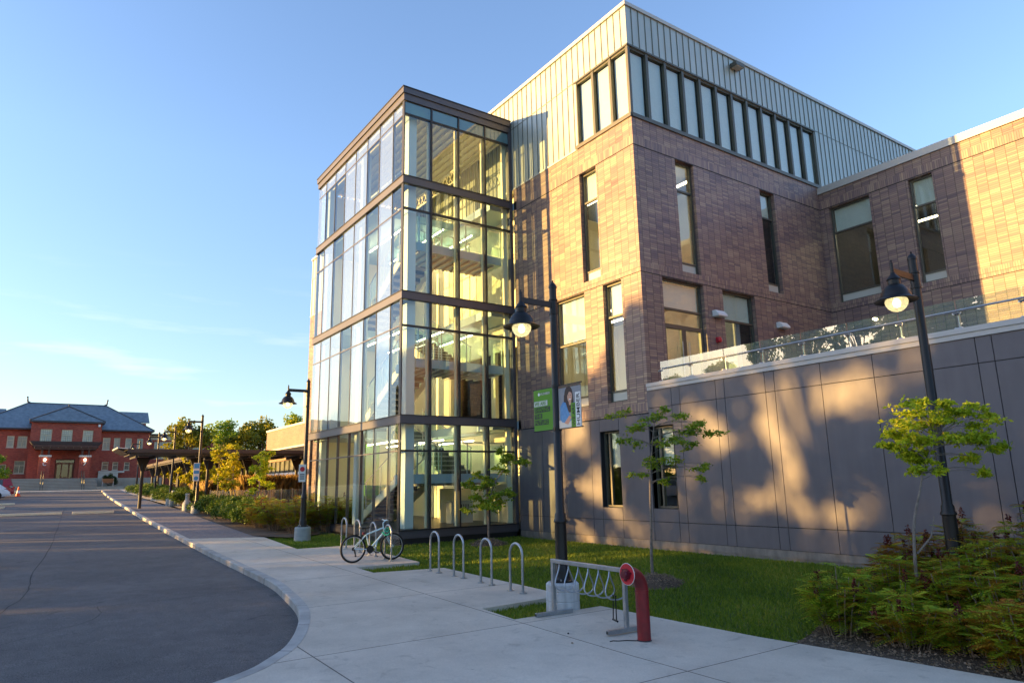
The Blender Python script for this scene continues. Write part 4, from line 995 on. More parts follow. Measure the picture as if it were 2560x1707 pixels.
# ---------------------------------------------------------------- bicycle
BK = thing('bicycle', 'white mountain bicycle with black saddle locked to a hoop by a green lock', 'bicycle', (-16.70, 6.69, gz(-16.7)))
bx, by0, bz0 = -16.72, 6.69, gz(-16.7)
def bp(y, z, x=0): return (bx+x, by0+y, bz0+z)
R_ = .335
for wy in (0, 1.045):
    w = MB(); c = bp(wy, R_)
    w.tube([(c[0], c[1]+(R_-.022)*math.cos(a), c[2]+(R_-.022)*math.sin(a)) for a in [2*math.pi*k/40 for k in range(40)]], .024, 'tyre', 8, closed=True)
    tw = w.build('wheel', BK, True)
    w = MB(); w.tube([(c[0], c[1]+(R_-.052)*math.cos(a), c[2]+(R_-.052)*math.sin(a)) for a in [2*math.pi*k/40 for k in range(40)]], .010, 'rim', 6, closed=True); w.build('rim', tw, True)
    w = MB(); w.lathe([(.025, -.045), (.012, -.03), (.012, .03), (.025, .045)], 'rim', c, 10, 'x')
    for k in range(28):
        a = 2*math.pi*k/28; s_ = .03*(1 if k % 2 else -1); w.tube([(c[0]+s_, c[1]+.02*math.cos(a+.7), c[2]+.02*math.sin(a+.7)), (c[0], c[1]+(R_-.055)*math.cos(a), c[2]+(R_-.055)*math.sin(a))], .0013, 'rim', 3)
    w.build('spokes', tw)
bb, st, ht, hb, ra, fa = (.43, .30), (.335, .66), (.80, .80), (.825, .70), (0, .335), (1.045, .335)
f = MB()
for a, b_, r in ((bb, st, .017), (st, ht, .020), (hb, bb, .023), (ht, hb, .022)): f.tube([bp(*a), bp(*b_)], r, 'bike_white', 10)
for s_ in (-.055, .055):
    f.tube([bp(*bb, s_*.4), bp(*ra, s_)], .010, 'bike_white', 8); f.tube([bp(*st, s_*.3), bp(*ra, s_)], .009, 'bike_white', 8)
f.tube([bp(.63, .50), bp(.60, .36), bp(.55, .33)], .02, 'bike_white', 8)
f.build('frame', BK, True)
f = MB()
f.tube([bp(.79, .84), bp(.84, .68)], .016, 'bike_white', 8)
for s_ in (-.055, .055): f.tube([bp(.85, .66, s_), bp(.90, .56, s_), bp(*fa, s_)], .014, 'bike_white', 8)
f.tube([bp(.85, .665, -.055), bp(.85, .665, .055)], .016, 'bike_black', 8); f.build('fork', BK, True)
f = MB(); f.tube([bp(.79, .84), bp(.785, .92), bp(.86, .98)], .015, 'bike_white', 8); f.tube([bp(.82, 1.01, -.30), bp(.86, .985, -.12), bp(.86, .98, 0), bp(.86, .985, .12), bp(.82, 1.01, .30)], .012, 'bike_white', 8)
hbO = f.build('handlebar', BK, True)
for s_ in (-1, 1):
    f = MB(); f.tube([bp(.828, 1.005, s_*.20), bp(.81, 1.015, s_*.31)], .018, 'bike_black', 8); f.tube([bp(.86, .99, s_*.17), bp(.90, .95, s_*.24)], .007, 'bike_black', 6); f.build('grip', hbO, True)
f = MB(); f.tube([bp(.335, .66), bp(.305, .80)], .014, 'bike_black', 8); f.box(bx-.02, bx+.02, by0+.24, by0+.29, bz0+.66, bz0+.72, 'dark_red'); f.build('seat_post', BK, True)
f = MB(); f.add([bp(*p) for p in ((.17, .835, -.07), (.17, .835, .07), (.24, .845, .075), (.24, .845, -.075), (.33, .835, .035), (.33, .835, -.035), (.44, .835, .02), (.44, .835, -.02),
     (.18, .80, -.06), (.18, .80, .06), (.24, .79, .06), (.24, .79, -.06), (.33, .80, .028), (.33, .80, -.028), (.44, .815, .015), (.44, .815, -.015))],
     [(0, 1, 2, 3), (3, 2, 4, 5), (5, 4, 6, 7), (8, 11, 10, 9), (11, 13, 12, 10), (13, 15, 14, 12), (0, 8, 9, 1), (1, 9, 10, 2), (2, 10, 12, 4), (4, 12, 14, 6), (6, 14, 15, 7), (7, 15, 13, 5), (5, 13, 11, 3), (3, 11, 8, 0)], 'bike_black')
f.build('saddle', BK, True, bevel=.008)
f = MB()
for r_, x in ((.095, .045), (.075, .055)): f.lathe([(r_-.012, -.002), (r_, -.002), (r_, .002), (r_-.012, .002)], 'bike_black', bp(*bb, x), 28, 'x')
for k in range(4): a = k*math.pi/2+.4; f.bar(bp(*bb, .05), bp(bb[0]+.09*math.cos(a), bb[1]+.09*math.sin(a), .05), .008, .014, 'bike_black')
f.bar(bp(*bb, .07), bp(bb[0]+.15, bb[1]-.08, .07), .014, .02, 'bike_black'); f.bar(bp(*bb, -.07), bp(bb[0]-.15, bb[1]+.08, -.07), .014, .02, 'bike_black')
f.box(bx+.08, bx+.16, by0+.54, by0+.62, bz0+.205, bz0+.23, 'bike_black'); f.box(bx-.16, bx-.08, by0+.24, by0+.32, bz0+.37, bz0+.395, 'bike_black')
f.lathe([(.02, -.06), (.02, .06)], 'bike_black', bp(*bb), 12, 'x'); f.build('crank', BK)
f = MB()
for k in range(5): f.lathe([(.045-.005*k, .0), (.045-.005*k, .003)], 'bike_black', bp(*ra, .02+.006*k), 20, 'x')
f.bar(bp(.0, .335, .06), bp(.04, .20, .06), .02, .03, 'bike_black'); f.lathe([(.025, 0), (.025, .006)], 'bike_black', bp(.045, .17, .05), 12, 'x'); f.lathe([(.022, 0), (.022, .006)], 'bike_black', bp(.03, .25, .05), 12, 'x')
f.tube([bp(0, .375, .035), bp(.43, .395, .045)], .004, 'bike_black', 5); f.tube([bp(.05, .15, .045), bp(.43, .205, .045)], .004, 'bike_black', 5); f.build('chain', BK)
f = MB(); f.tube([bp(.76, .70, .03), bp(.80, .62, .10), bp(.87, .63, .14), bp(.93, .72, .16), bp(.93, .80, .12), bp(.88, .79, .03), bp(.84, .70, -.05), bp(.78, .68, -.03)], .017, 'lock_green', 8, closed=True)
f.tube([bp(.80, .74, .05), bp(.86, .70, .12), bp(.90, .76, .1)], .02, 'lock_green', 8); tag(f.build('cable_lock', None, True), 'bright green cable lock looped round the bicycle fork and the hoop', 'lock')

# ---------------------------------------------------------------- spiral rack, U lock, standpipe
rz0 = gz(-8.1)
RK = thing('spiral_bike_rack', 'galvanised spiral bike rack on two T feet in front of the lamp base', 'bike rack', (-8.1, 6.85, rz0))
A_, B_ = Vector((-8.86, 6.83, rz0+.012)), Vector((-7.30, 6.86, rz0))
f = MB(); f.bar(A_+Vector((-.03, 0, .80)), B_+Vector((.04, 0, .80)), .06, .06, 'galv'); f.build('top_beam', RK, bevel=.006)
for P_ in (A_, B_):
    f = MB(); f.bar(P_+Vector((0, 0, .06)), P_+Vector((0, 0, .77)), .055, .055, 'galv', (0, 1, 0)); f.build('post', RK, bevel=.004)
    f = MB(); f.bar(P_+Vector((-.02, -.34, .032)), P_+Vector((.02, .34, .032)), .055, .055, 'galv'); f.bar(P_+Vector((-.0202, -.345, .032)), P_+Vector((-.0198, -.341, .032)), .035, .035, 'ink'); f.build('foot', RK, bevel=.004)
f = MB(); pts = []
nl = 6; N_ = 26
for k in range(nl*N_+1):
    t = k/N_; a = 2*math.pi*t; u = (1-math.cos(a))/2              # 0 at the beam, 1 at the bottom
    x = A_.x+.14+(B_.x-A_.x-.20)*t/nl-.02*math.sin(a)
    yv = 6.845-.17*math.sin(a)*(u**.55 if u > 0 else 0); z = rz0+.775-.38*u**.62
    pts.append((x, yv, z))
f.tube(pts, .011, 'galv', 8); f.build('spiral', RK, True)
f = MB()
hx = -7.52
f.tube([(hx, 6.84, rz0+.46), (hx-.02, 6.84, rz0+.14), (hx-.02, 6.84, rz0+.12)], .008, 'black_paint', 8); f.tube([(hx+.09, 6.80, rz0+.46), (hx+.09, 6.80, rz0+.14)], .008, 'black_paint', 8); f.tube([(hx-.04, 6.85, rz0+.13), (hx+.12, 6.79, rz0+.13)], .014, 'black_paint', 8); f.tube([(hx-.01, 6.84, rz0+.455), (hx+.10, 6.80, rz0+.455)], .009, 'black_paint', 8)
tag(f.build('u_lock', None, True), 'black U lock left hanging from the spiral bike rack', 'lock')
pz = gz(-6.87); px, py = -6.87, 6.755
SP = thing('standpipe', 'dark red fire standpipe bent over at the top with a bright red cap plate', 'standpipe', (px, py, pz))
f = MB(); rr = .088
f.lathe([(rr, -.02), (rr, .60), (rr+.004, .602), (rr+.004, .625), (rr-.001, .627)], 'red_paint', (px, py, pz), 28)
f.tube([(px, py-.20*(1-math.cos(a)), pz+.627+.215*math.sin(a)) for a in [k*math.pi/2/10 for k in range(11)]]+[(px, py-.235, pz+.842)], rr-.002, 'red_paint', 28); f.build('pipe', SP, True)
f = MB(); c = (px, py-.24, pz+.842); f.lathe([(.132, -.012), (.136, -.006), (.136, .0), (.09, .006), (.001, .006)], 'red_bright', c, 36, 'y'); f.lathe([(.1365, -.010), (.139, -.006), (.1365, -.002)], 'white', c, 36, 'y'); f.build('cap_plate', SP, True)
f = MB(); f.lathe([(.001, -.085), (.05, -.082), (.055, -.06), (.055, -.04), (.07, -.038), (.07, -.0125)], 'dark_red', c, 8, 'y')
for k in range(3): a = k*2.094+.3; f.box(c[0]+.075*math.cos(a)-.012, c[0]+.075*math.cos(a)+.012, c[1]-.04, c[1]-.012, c[2]+.075*math.sin(a)-.012, c[2]+.075*math.sin(a)+.012, 'dark_red')
f.build('coupling', SP)
f = MB(); f.lathe([(rr+.008, -.004), (rr+.008, .006), (rr, .012)], 'ink', (px, py, pz), 24); f.build('collar', SP)
f = MB(); f.tube([(px-.02, py-.09, pz+.008), (px-.12, py-.20, pz+.010), (px-.17, py-.30, pz+.008), (px-.21, py-.35, pz+.012), (px-.22, py-.40, pz+.008)], .006, 'black_paint', 6); tag(f.build('cable', None, True), 'short black cable lying on the pavement below the red standpipe', 'cable')
f = MB(); f.lathe([(.012, 0), (.014, .008), (.006, .02), (.001, .021)], 'ink', (-7.75, 6.2, gz(-7.7)), 8); tag(f.build('pebble', None, True), 'small dark pebble on the concrete in front of the spiral rack', 'pebble')
f = MB(); f.lathe([(.018, 0), (.015, .006), (.004, .012), (.001, .013)], 'chips', (-7.3, 5.9, gz(-7.7)), 7); tag(f.build('dry_leaf', None, True), 'dry brown leaf lying on the concrete left of the black cable', 'leaf')
for (cx_, cy_, q, m_) in ():
    pass

# ---------------------------------------------------------------- trees
def bezier_limb(a, b, rise, k=6, wob=.03, g=None):
    a = Vector(a); b = Vector(b); m = (a+b)/2; m = Vector((a.x*.65+b.x*.35, a.y*.65+b.y*.35, m.z+rise*(b-a).length)); out = []
    for i in range(k+1):
        t = i/k; p = a*(1-t)**2+m*2*t*(1-t)+b*t*t
        if 0 < i < k: p += Vector((random.uniform(-wob, wob), random.uniform(-wob, wob), random.uniform(-wob, wob)))
        out.append(p)
    return out
def young_tree(name, base, nodes, clusters, leafm, label, r0, size, dens, seed, bark='bark_pale', aspect=2.2, yb=0.5):
    """nodes: trunk polyline (relative); clusters: (dx,dy,dz,rx,rz) relative to base"""
    g = np.random.default_rng(seed); random.seed(seed)
    t = thing(name, label, 'tree', base)
    B = Vector(base); b = MB(); n = len(nodes)
    pl = dense2([Vector(q) for q in nodes], 4)
    b.tube([B+p for p in pl], [r0*(1-.72*i/(len(pl)-1)) for i in range(len(pl))], bark, 9)
    tops = [p for p in pl if p.z > pl[-1].z*.42]
    P = []; 
    for (dx, dy, dz, rx, rz_) in clusters:
        for q in range(3):
            c = Vector((dx, dy, dz))+Vector((g.normal()*rx*.55, g.normal()*rx*.55, g.normal()*rz_*.5))
            if q == 0: c = Vector((dx, dy, dz))
            s = min(tops, key=lambda p: (p-c).length+abs(min(0, c.z-p.z))*2+(0 if p.z < c.z else .4)); L_ = (c-s).length
            lim = bezier_limb(s, c, .15, 5, .015)
            if L_ > .08: b.tube([B+p for p in lim], [max(.004, r0*.28*(1-i/6)) if q == 0 else max(.003, r0*.14*(1-i/6)) for i in range(6)], bark, 5)
            # twigs with leaves in flat sprays
            for w_ in range(int(6+14*rx)):
                d = Vector((g.normal(), g.normal(), g.normal()*.35)).normalized(); ln = g.uniform(.4, 1.0)*rx*.9
                e = c+Vector((d.x*ln, d.y*ln, d.z*rz_)); k = int(dens*ln*10)+3
                for i in range(k):
                    u = (i+.5)/k; p = c+(e-c)*u; P.append((p.x+g.normal()*.02, p.y+g.normal()*.02, p.z-.03*u+g.normal()*.012))
    tr = b.build('trunk', t, True)
    P = np.array(P); V, F = leaves(P, size, aspect, .35, seed, .6, .55)
    rn = np.clip(g.beta(2, 2.5, len(P))*yb*2+.25*(np.sin(P[:, 0]*7+P[:, 2]*5)*.5), 0, 1)
    o = bpy.data.objects.new('foliage', np_mesh('foliage', V, F, [leafm], rnd=rn)); C.objects.link(o); o.parent = t
    return t
def dense2(P, k):
    out = []
    for i in range(len(P)-1):
        p0 = P[max(i-1, 0)]; p1 = P[i]; p2 = P[i+1]; p3 = P[min(i+2, len(P)-1)]
        for j in range(k):
            t = j/k; out.append(.5*((2*p1)+(-p0+p2)*t+(2*p0-5*p1+4*p2-p3)*t*t+(-p0+3*p1-3*p2+p3)*t**3))
    out.append(P[-1]); return out
T1 = [(-0.11, -0.16, 1.17, 0.5, 0.2), (0.14, 0.2, 1.48, 0.5, 0.3), (-0.21, -0.31, 1.49, 0.31, 0.22), (-0.32, -0.46, 1.92, 0.16, 0.2), (0.04, 0.05, 1.85, 0.28, 0.18), (0.35, 0.5, 1.59, 0.28, 0.2), (0.3, 0.44, 2.51, 0.28, 0.24), (0.57, 0.83, 2.56, 0.33, 0.12), (0.22, 0.32, 2.82, 0.2, 0.12), (-0.21, -0.3, 2.16, 0.16, 0.1), (-0.35, -0.51, 1.05, 0.22, 0.1), (-0.07, -0.1, 2.05, 0.2, 0.12), (0.1, .1, 1.2, .4, .14), (.4, .55, 2.65, .35, .15), (-.2, -.3, 1.75, .3, .15)]
young_tree('young_tree', (-18.2, 11.6, .20), [(0, 0, -.1), (.0, .0, .6), (.01, .01, 1.21), (.06, .1, 1.6), (.18, .26, 2.02), (.37, .54, 2.44)], T1, 'leaf_green', 'small leaning young tree with two leaf clumps in front of the glass tower', .035, .09, 4.6, 21, aspect=1.7)
T2 = [(-0.27, -0.39, 3.3, 0.2, 0.12), (-0.09, -0.13, 3.01, 0.26, 0.15), (-0.19, -0.28, 2.77, 0.18, 0.1), (0.08, 0.11, 3.2, 0.18, 0.09), (0.25, 0.36, 3.36, 0.14, 0.08), (0.43, 0.62, 3.23, 0.3, 0.15), (0.63, 0.92, 3.1, 0.26, 0.1), (0.76, 1.1, 2.87, 0.23, 0.05), (0.13, 0.19, 2.71, 0.3, 0.13), (0.36, 0.53, 2.75, 0.3, 0.13), (0.57, 0.82, 2.66, 0.18, 0.09), (0.05, 0.07, 2.31, 0.24, 0.16), (0.3, 0.43, 2.31, 0.25, 0.15), (0.57, 0.83, 2.18, 0.22, 0.09), (0.63, 0.91, 1.98, 0.13, 0.05), (-0.08, -0.11, 2.08, 0.13, 0.06), (0.51, 0.74, 2.9, 0.3, 0.1), (0.17, 0.25, 1.95, 0.14, 0.06)]
young_tree('young_tree', (-10.05, 10.2, .10), [(0, 0, -.1), (.0, .0, .5), (.02, .02, 1.14), (.03, .05, 1.88), (.08, .12, 2.63), (.1, .2, 3.1)], T2, 'leaf_green', 'slender young tree with airy layered crown in front of the grey panel wall', .034, .075, 4.2, 5, aspect=2.4)
T3 = [(0.0, 0.0, 2.76, 0.25, 0.2), (0.17, 0.25, 2.87, 0.28, 0.15), (0.32, 0.47, 2.75, 0.34, 0.2), (0.53, 0.76, 2.86, 0.31, 0.15), (0.64, 0.92, 2.68, 0.25, 0.17), (0.4, 0.58, 2.52, 0.39, 0.18), (0.17, 0.25, 2.47, 0.31, 0.2), (-0.01, -0.02, 2.54, 0.2, 0.14), (0.65, 0.94, 2.46, 0.22, 0.11), (0.78, 1.12, 2.79, 0.14, 0.07), (0.77, 1.11, 2.37, 0.14, 0.07), (0.57, 0.82, 2.24, 0.2, 0.08), (0.21, 0.31, 2.2, 0.22, 0.14), (0.11, 0.16, 2.09, 0.11, 0.08), (-0.12, -0.17, 2.43, 0.08, 0.04), (0.63, 0.91, 2.04, 0.1, 0.07), (0.06, 0.09, 2.31, 0.17, 0.1), (0.38, 0.54, 2.97, 0.11, 0.07), (0.63, 0.91, 2.96, 0.11, 0.06), (0.21, 0.31, 2.98, 0.11, 0.07), (0.3, 0.43, 2.06, 0.11, 0.06)]
young_tree('young_tree', (-4.92, 9.98, .05), [(0, 0, -.1), (.0, .005, .5), (.01, .015, .95), (.045, .06, 1.40), (.11, .16, 1.75), (.18, .25, 2.1), (.3, .42, 2.5)], T3, 'leaf_lime', 'lime green young tree with flat crown above the shrubs at right', .028, .068, 9.5, 9, aspect=2.1)
b = MB(); b.tube([(-4.89, 10.03, 1.0), (-4.76, 10.2, 1.22), (-4.72, 10.28, 1.5)], [.014, .011, .006], 'bark_pale', 6)
tt = [o for o in bpy.data.objects if o.get('label', '').startswith('lime green young')][0]; b.build('limb', tt, True)
def round_cl(w_, h0, h1, n, seed, r=.3):
    g = np.random.default_rng(seed); out = []
    for i in range(n):
        u = (i+.5)/n; z = h0+(h1-h0)*u; rad = w_*math.sin(math.pi*min(1, .15+u*.8))**.6*g.uniform(.3, 1); a = g.uniform(0, 6.28); out.append((rad*math.cos(a), rad*math.sin(a), z, r, r*.7))
    return out
for (x, y, h, w_, lm, sd, lb) in ((-43.2, 8.9, 3.7, .7, 'leaf_yellow', 31, 'golden yellow young tree just right of the lamp with the blue sign'),
                              (-39.6, 8.9, 3.4, .6, 'leaf_yellow', 32, 'yellow green young tree between the golden tree and the round green one'),
                              (-34.2, 8.9, 3.4, .72, 'leaf_lime', 33, 'light green round young tree closest to the glass tower in front of the covered walkway'),
                              (-56, 9.6, 3.6, 1.0, 'leaf_yellow', 34, 'small yellow tree seen under the left end of the covered walkway'),
                              (-59, 10.6, 3.6, 1.0, 'leaf_lime', 35, 'small green tree seen under the covered walkway roof')):
    young_tree('young_tree', (x, y, gz(x)-.05), [(0, 0, -.1), (.03, .02, h*.3), (-.02, .03, h*.6), (.03, 0, h*.85)], round_cl(w_, h*.42, h*.97, 13, sd, .30), lm, lb, .045, .13, .8, sd, aspect=1.35)

def big_tree_meshes(seed, h, w_, n, leafm, size, lowest=.22, cs=1.0):
    g = np.random.default_rng(seed); random.seed(seed)
    b = MB(); b.tube([(0, 0, -.3), (.05, .02, h*.25), (-.05, .06, h*.5), (.0, 0, h*.8)], [h*.028, h*.022, h*.015, h*.005], 'bark', 9)
    Cs = []
    for i in range(46):
        u = g.uniform(0, 1); z = h*(lowest+(1-lowest)*.94*u); rad = w_*math.sin(math.pi*min(1, .22+u*.75))**.7*g.uniform(.25, 1); a = g.uniform(0, 6.28)
        c = (rad*math.cos(a), rad*math.sin(a), z); Cs.append((c, w_*g.uniform(.20, .34)*cs))
        if i % 2 == 0: b.tube(bezier_limb((0, 0, max(h*.15, z*.62)), c, .12, 5, .1), [h*.010*(1-k/6.5) for k in range(6)], 'bark', 5)
    P = np.concatenate([blob(c, r, r*.7, n//46, g) for c, r in Cs])
    V, F = leaves(P, size, 1.6, .2, seed, .6, .7)
    rn = np.clip(g.beta(2, 2.4, len(P))+.22*np.sin(P[:, 0]*1.9+P[:, 2]*1.3), 0, 1)
    return b, np_mesh('crown', V, F, [leafm], rnd=rn)
def big_tree(bm_, cm, loc, rz, sc, label, group):
    t = thing('tree', label, 'tree', loc, group, rz)
    if 'trunk_me' not in bm_.__dict__:
        o = bm_.build('trunk', None, True); bm_.trunk_me = o.data
    else: o = bpy.data.objects.new('trunk', bm_.trunk_me); C.objects.link(o)
    o.parent = t; c = bpy.data.objects.new('crown', cm); C.objects.link(c); c.parent = t; t.scale = sc
    return t
# belt of mature trees across the road, behind and left of the camera (they shade the street)
bt1 = big_tree_meshes(101, 11.0, 3.5, 8500, 'leaf_green', .34, .10, .8); bt2 = big_tree_meshes(102, 11.0, 3.8, 8500, 'leaf_green', .34, .08, .8)
bt3 = big_tree_meshes(103, 11.0, 4.3, 16000, 'leaf_green', .34, .06)
belt = [(-14, -31, 1.18), (-19.5, -30, 1.22), (-25, -31, 1.24), (-30.5, -29.5, 1.24), (-36, -31, 1.24), (-41, -30, 1.12), (-46.5, -31, .95), (-52.5, -30, .88), (-59, -31, .72), (-66, -30, .70), (-74, -31, .70), (-83, -30, .70), (-8, -31, 1.15), (-2, -30, 1.1), (4, -31, 1.1), (11, -30, 1.1), (-31, -38, 1.27), (-26.0, -38, 1.3), (-22, -37, 1.28), (-16, -38, 1.28)]
ords = 'first second third fourth fifth sixth seventh eighth ninth tenth eleventh twelfth thirteenth fourteenth fifteenth sixteenth seventeenth eighteenth nineteenth twentieth'.split()
for i, (x, y, s) in enumerate(belt):
    big_tree(*(bt3 if (x > -28 or y < -35) else bt1 if i % 2 else bt2), (x, y, gz(x)-.2), i*1.9, (1.0, 1.0, s), 'mature green tree, %s of the row across the road counted from the east' % ords[i], 'trees across the road')
# autumn trees behind the covered walkway
ft1 = big_tree_meshes(201, 8.2, 3.6, 7000, 'leaf_far', .36, .12); ft2 = big_tree_meshes(202, 8.2, 3.3, 7000, 'leaf_yellow', .34, .12); ft3 = big_tree_meshes(203, 8.2, 3.4, 7000, 'leaf_green', .34, .12)
for (x, y, k, s, lb) in ((-88, 14.6, 0, 1.0, 'golden green tree behind the walkway, leftmost of the far trees'), (-91, 19.2, 2, 1.04, 'dark green tree top behind the golden far trees'), (-84, 19.6, 0, .86, 'bright yellow green tree in the middle of the far trees'),
                     (-90, 23.6, 0, 1.08, 'tall golden tree behind the walkway, right of the middle'), (-86, 26.4, 2, 1.12, 'dark tree beside the yellow cornice building'), (-78, 17.4, 1, .62, 'low yellow tree just above the walkway roof'), (-80, 22.6, 1, .66, 'low golden tree in front of the yellow cornice building')):
    big_tree(*((ft1, ft2, ft3)[k]), (x, y, gz(x)-.1), x*.7, (s, s, s), lb, None)
t_ = big_tree(*ft3, (-92, -4.2, gz(-92)), 1.0, (.6, .6, .60), 'small dark green tree before the left wing of the red brick hall', None)

# ---------------------------------------------------------------- shrubs
def frond(g, base, d, ln, k=9):
    """pinnate leaf: leaflets either side of a drooping rachis -> quads"""
    V = []; d = d/np.linalg.norm(d); side = np.cross(d, [0, 0, 1]); side /= np.linalg.norm(side)+1e-6; upv = np.cross(side, d)
    for i in range(k):
        u = (i+1)/k; p = base+d*ln*u-np.array([0, 0, 1])*ln*.35*u*u
        w_ = ln*.30*math.sin(math.pi*min(.98, .15+.8*u))*g.uniform(.85, 1.1)
        for s in (-1, 1):
            tip = p+side*s*w_+d*w_*.35-upv*w_*.25; hw = ln*.038
            V += [p-d*hw, (p+tip)/2-d*hw*1.1+upv*.004, tip, (p+tip)/2+d*hw*1.2]
    return V
def sumac(label, loc, h, w_, seed, rust=.3, heads=5, group='feathery shrubs in the beds', nst=16):
    g = np.random.default_rng(seed); t = thing('sumac_shrub', label, 'shrub', loc, group)
    V = []; rn = []; fm = []; b = MB(); HV = []
    for i in range(nst):
        a = g.uniform(0, 6.28); rr_ = w_*math.sqrt(g.uniform(0, 1)); top = np.array([rr_*math.cos(a), rr_*math.sin(a), h*g.uniform(.5, 1)*(1-.35*(rr_/w_)**2)])
        bs = np.array([top[0]*.45, top[1]*.45, -.05]); pts = [bs, bs*.5+top*.5+np.array([0, 0, h*.08]), top]
        b.tube([Vector(p)+Vector(loc) for p in pts], [.010, .008, .005], 'bark', 5)
        col = g.uniform(0, 1)
        for lv in range(4):
            u = .40+.6*lv/3; c = pts[0]*(1-u)**2+2*u*(1-u)*pts[1]+u*u*top
            for k in range(4 if lv < 3 else 6):
                an = g.uniform(0, 6.28); d = np.array([math.cos(an), math.sin(an), g.uniform(-.1, .75)]); q = frond(g, c, d, g.uniform(.15, .30)*(.85+h*.25), 8)
                V += q; rn += list(np.clip(g.normal(.35+.35*col, .16, len(q)//4), 0, 1)); fm += [1 if g.uniform() < rust else 0]*(len(q)//4)
        if i < heads:
            hv = []
            for k in range(60):
                z = g.uniform(0, 1); r_ = .028*(1-z)**.6+.006; aa = g.uniform(0, 6.28); hv.append(top+np.array([r_*math.cos(aa), r_*math.sin(aa), .02+.15*z]))
            HV.append(np.array(hv))
    b.build('stems', t, True)
    V = np.array(V); F = np.arange(len(V)).reshape(-1, 4)
    o = bpy.data.objects.new('foliage', np_mesh('foliage', V, F, ['sumac_leaf', 'sumac_rust'], fm=fm, rnd=rn)); C.objects.link(o); o.parent = t
    for q_, hv in enumerate(HV):
        V2, F2 = leaves(hv, .035, 1.5, -.4, seed+q_, .6, 1.0)
        o = bpy.data.objects.new('seed_head', np_mesh('seed_head', V2, F2, ['seedhead'], rnd=g.uniform(size=len(F2)))); C.objects.link(o); o.parent = t
    return t
rs = [(-5.53, 9.05, .95, .42, .12, 7, 'yellow green feathery shrub with dark seed heads at the left end of the bed'), (-4.63, 9.10, .72, .48, .25, 3, 'low feathery green shrub at the front edge of the mulch bed'),
      (-4.00, 9.25, .62, .42, .35, 2, 'low shrub between two larger ones at the front of the bed'), (-3.38, 8.95, .80, .50, .55, 2, 'orange green feathery shrub nearest the pavement corner'),
      (-5.23, 10.0, .95, .55, .25, 5, 'green feathery shrub behind the left front shrub'), (-4.58, 10.1, 1.0, .5, .25, 4, 'feathery shrub left of the lime tree trunk'), (-3.83, 9.9, .95, .55, .35, 4, 'feathery shrub right of the lime tree trunk'),
      (-3.13, 9.7, 1.0, .55, .65, 4, 'rust coloured shrub at the right edge of the picture'), (-5.58, 11.2, 1.15, .5, .75, 12, 'dark red tipped shrub left of the right lamp post'), (-5.13, 11.9, 1.25, .55, .6, 8, 'red tipped shrub against the grey wall behind the lime tree'),
      (-4.38, 10.95, 1.25, .55, .4, 5, 'shrub round the foot of the right lamp post'), (-3.73, 10.9, 1.3, .6, .35, 6, 'tall green shrub right of the lamp post'), (-3.08, 10.6, 1.25, .6, .6, 6, 'tall rusty shrub at the far right behind the front row'),
      (-4.18, 12.2, 1.5, .6, .45, 9, 'tallest shrub by the grey wall right of the lamp post'), (-3.38, 12.0, 1.55, .65, .5, 9, 'tall shrub by the grey wall at the right edge'), (-2.58, 9.3, .8, .5, .5, 2, 'low rusty shrub at the bottom right corner'),
     ]
for i, (x, y, h, w_, ru, hd, lb) in enumerate(rs): sumac(lb, (x, y, gl(x, y)+.02), h*.93, w_*.95, 300+i, ru, hd, 'feathery shrubs in the bed on the right', 40)
ls = [(-28.2, 8.15, 1.25, .8, 'feathery shrub left of the lamp with the no stopping sign'), (-26.6, 8.5, 1.25, .8, 'feathery green shrub just left of the left lamp base'), (-26.4, 9.4, 1.35, .8, 'brown tipped shrub behind the left lamp post'),
      (-25.9, 10.4, 1.4, .8, 'reddish shrub between the left lamp and the glass tower'), (-29.8, 9.9, 1.45, .9, 'brown tipped shrub behind the dark yews, against the glass tower corner'), (-30.0, 8.1, 1.2, .8, 'feathery shrub next to the last dark yew')]
for i, (x, y, h, w_, lb) in enumerate(ls): sumac(lb, (x, y, gz(x)), h, w_, 400+i, .35, 9, 'feathery shrubs beside the glass tower', 75)
def yew(label, loc, h, w_, seed, l=1.0, m='needle', name='yew_shrub', group='dark yews lining the paver path', n=7500):
    g = np.random.default_rng(seed); t = thing(name, label, 'shrub', loc, group); b = MB()
    P = []
    for i in range(26):
        a = g.uniform(0, 6.28); r_ = math.sqrt(g.uniform(0, 1)); c = np.array([r_*math.cos(a)*w_*l, r_*math.sin(a)*w_, h*g.uniform(.35, .85)*(1-.3*r_*r_)])
        b.tube([Vector(loc)+Vector((c[0]*.3, c[1]*.3, 0)), Vector(loc)+Vector(c)], [.02, .006], 'bark', 4); P.append(blob(c, w_*.36, h*.22, n//26, g))
    b.build('stems', t); P = np.concatenate(P); P = P[P[:, 2] > .02]
    V, F = leaves(P, .11, 2.6, -.25, seed, .6, .9)
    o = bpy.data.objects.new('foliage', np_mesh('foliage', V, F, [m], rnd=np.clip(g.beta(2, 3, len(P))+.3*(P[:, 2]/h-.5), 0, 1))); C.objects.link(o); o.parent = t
    return t
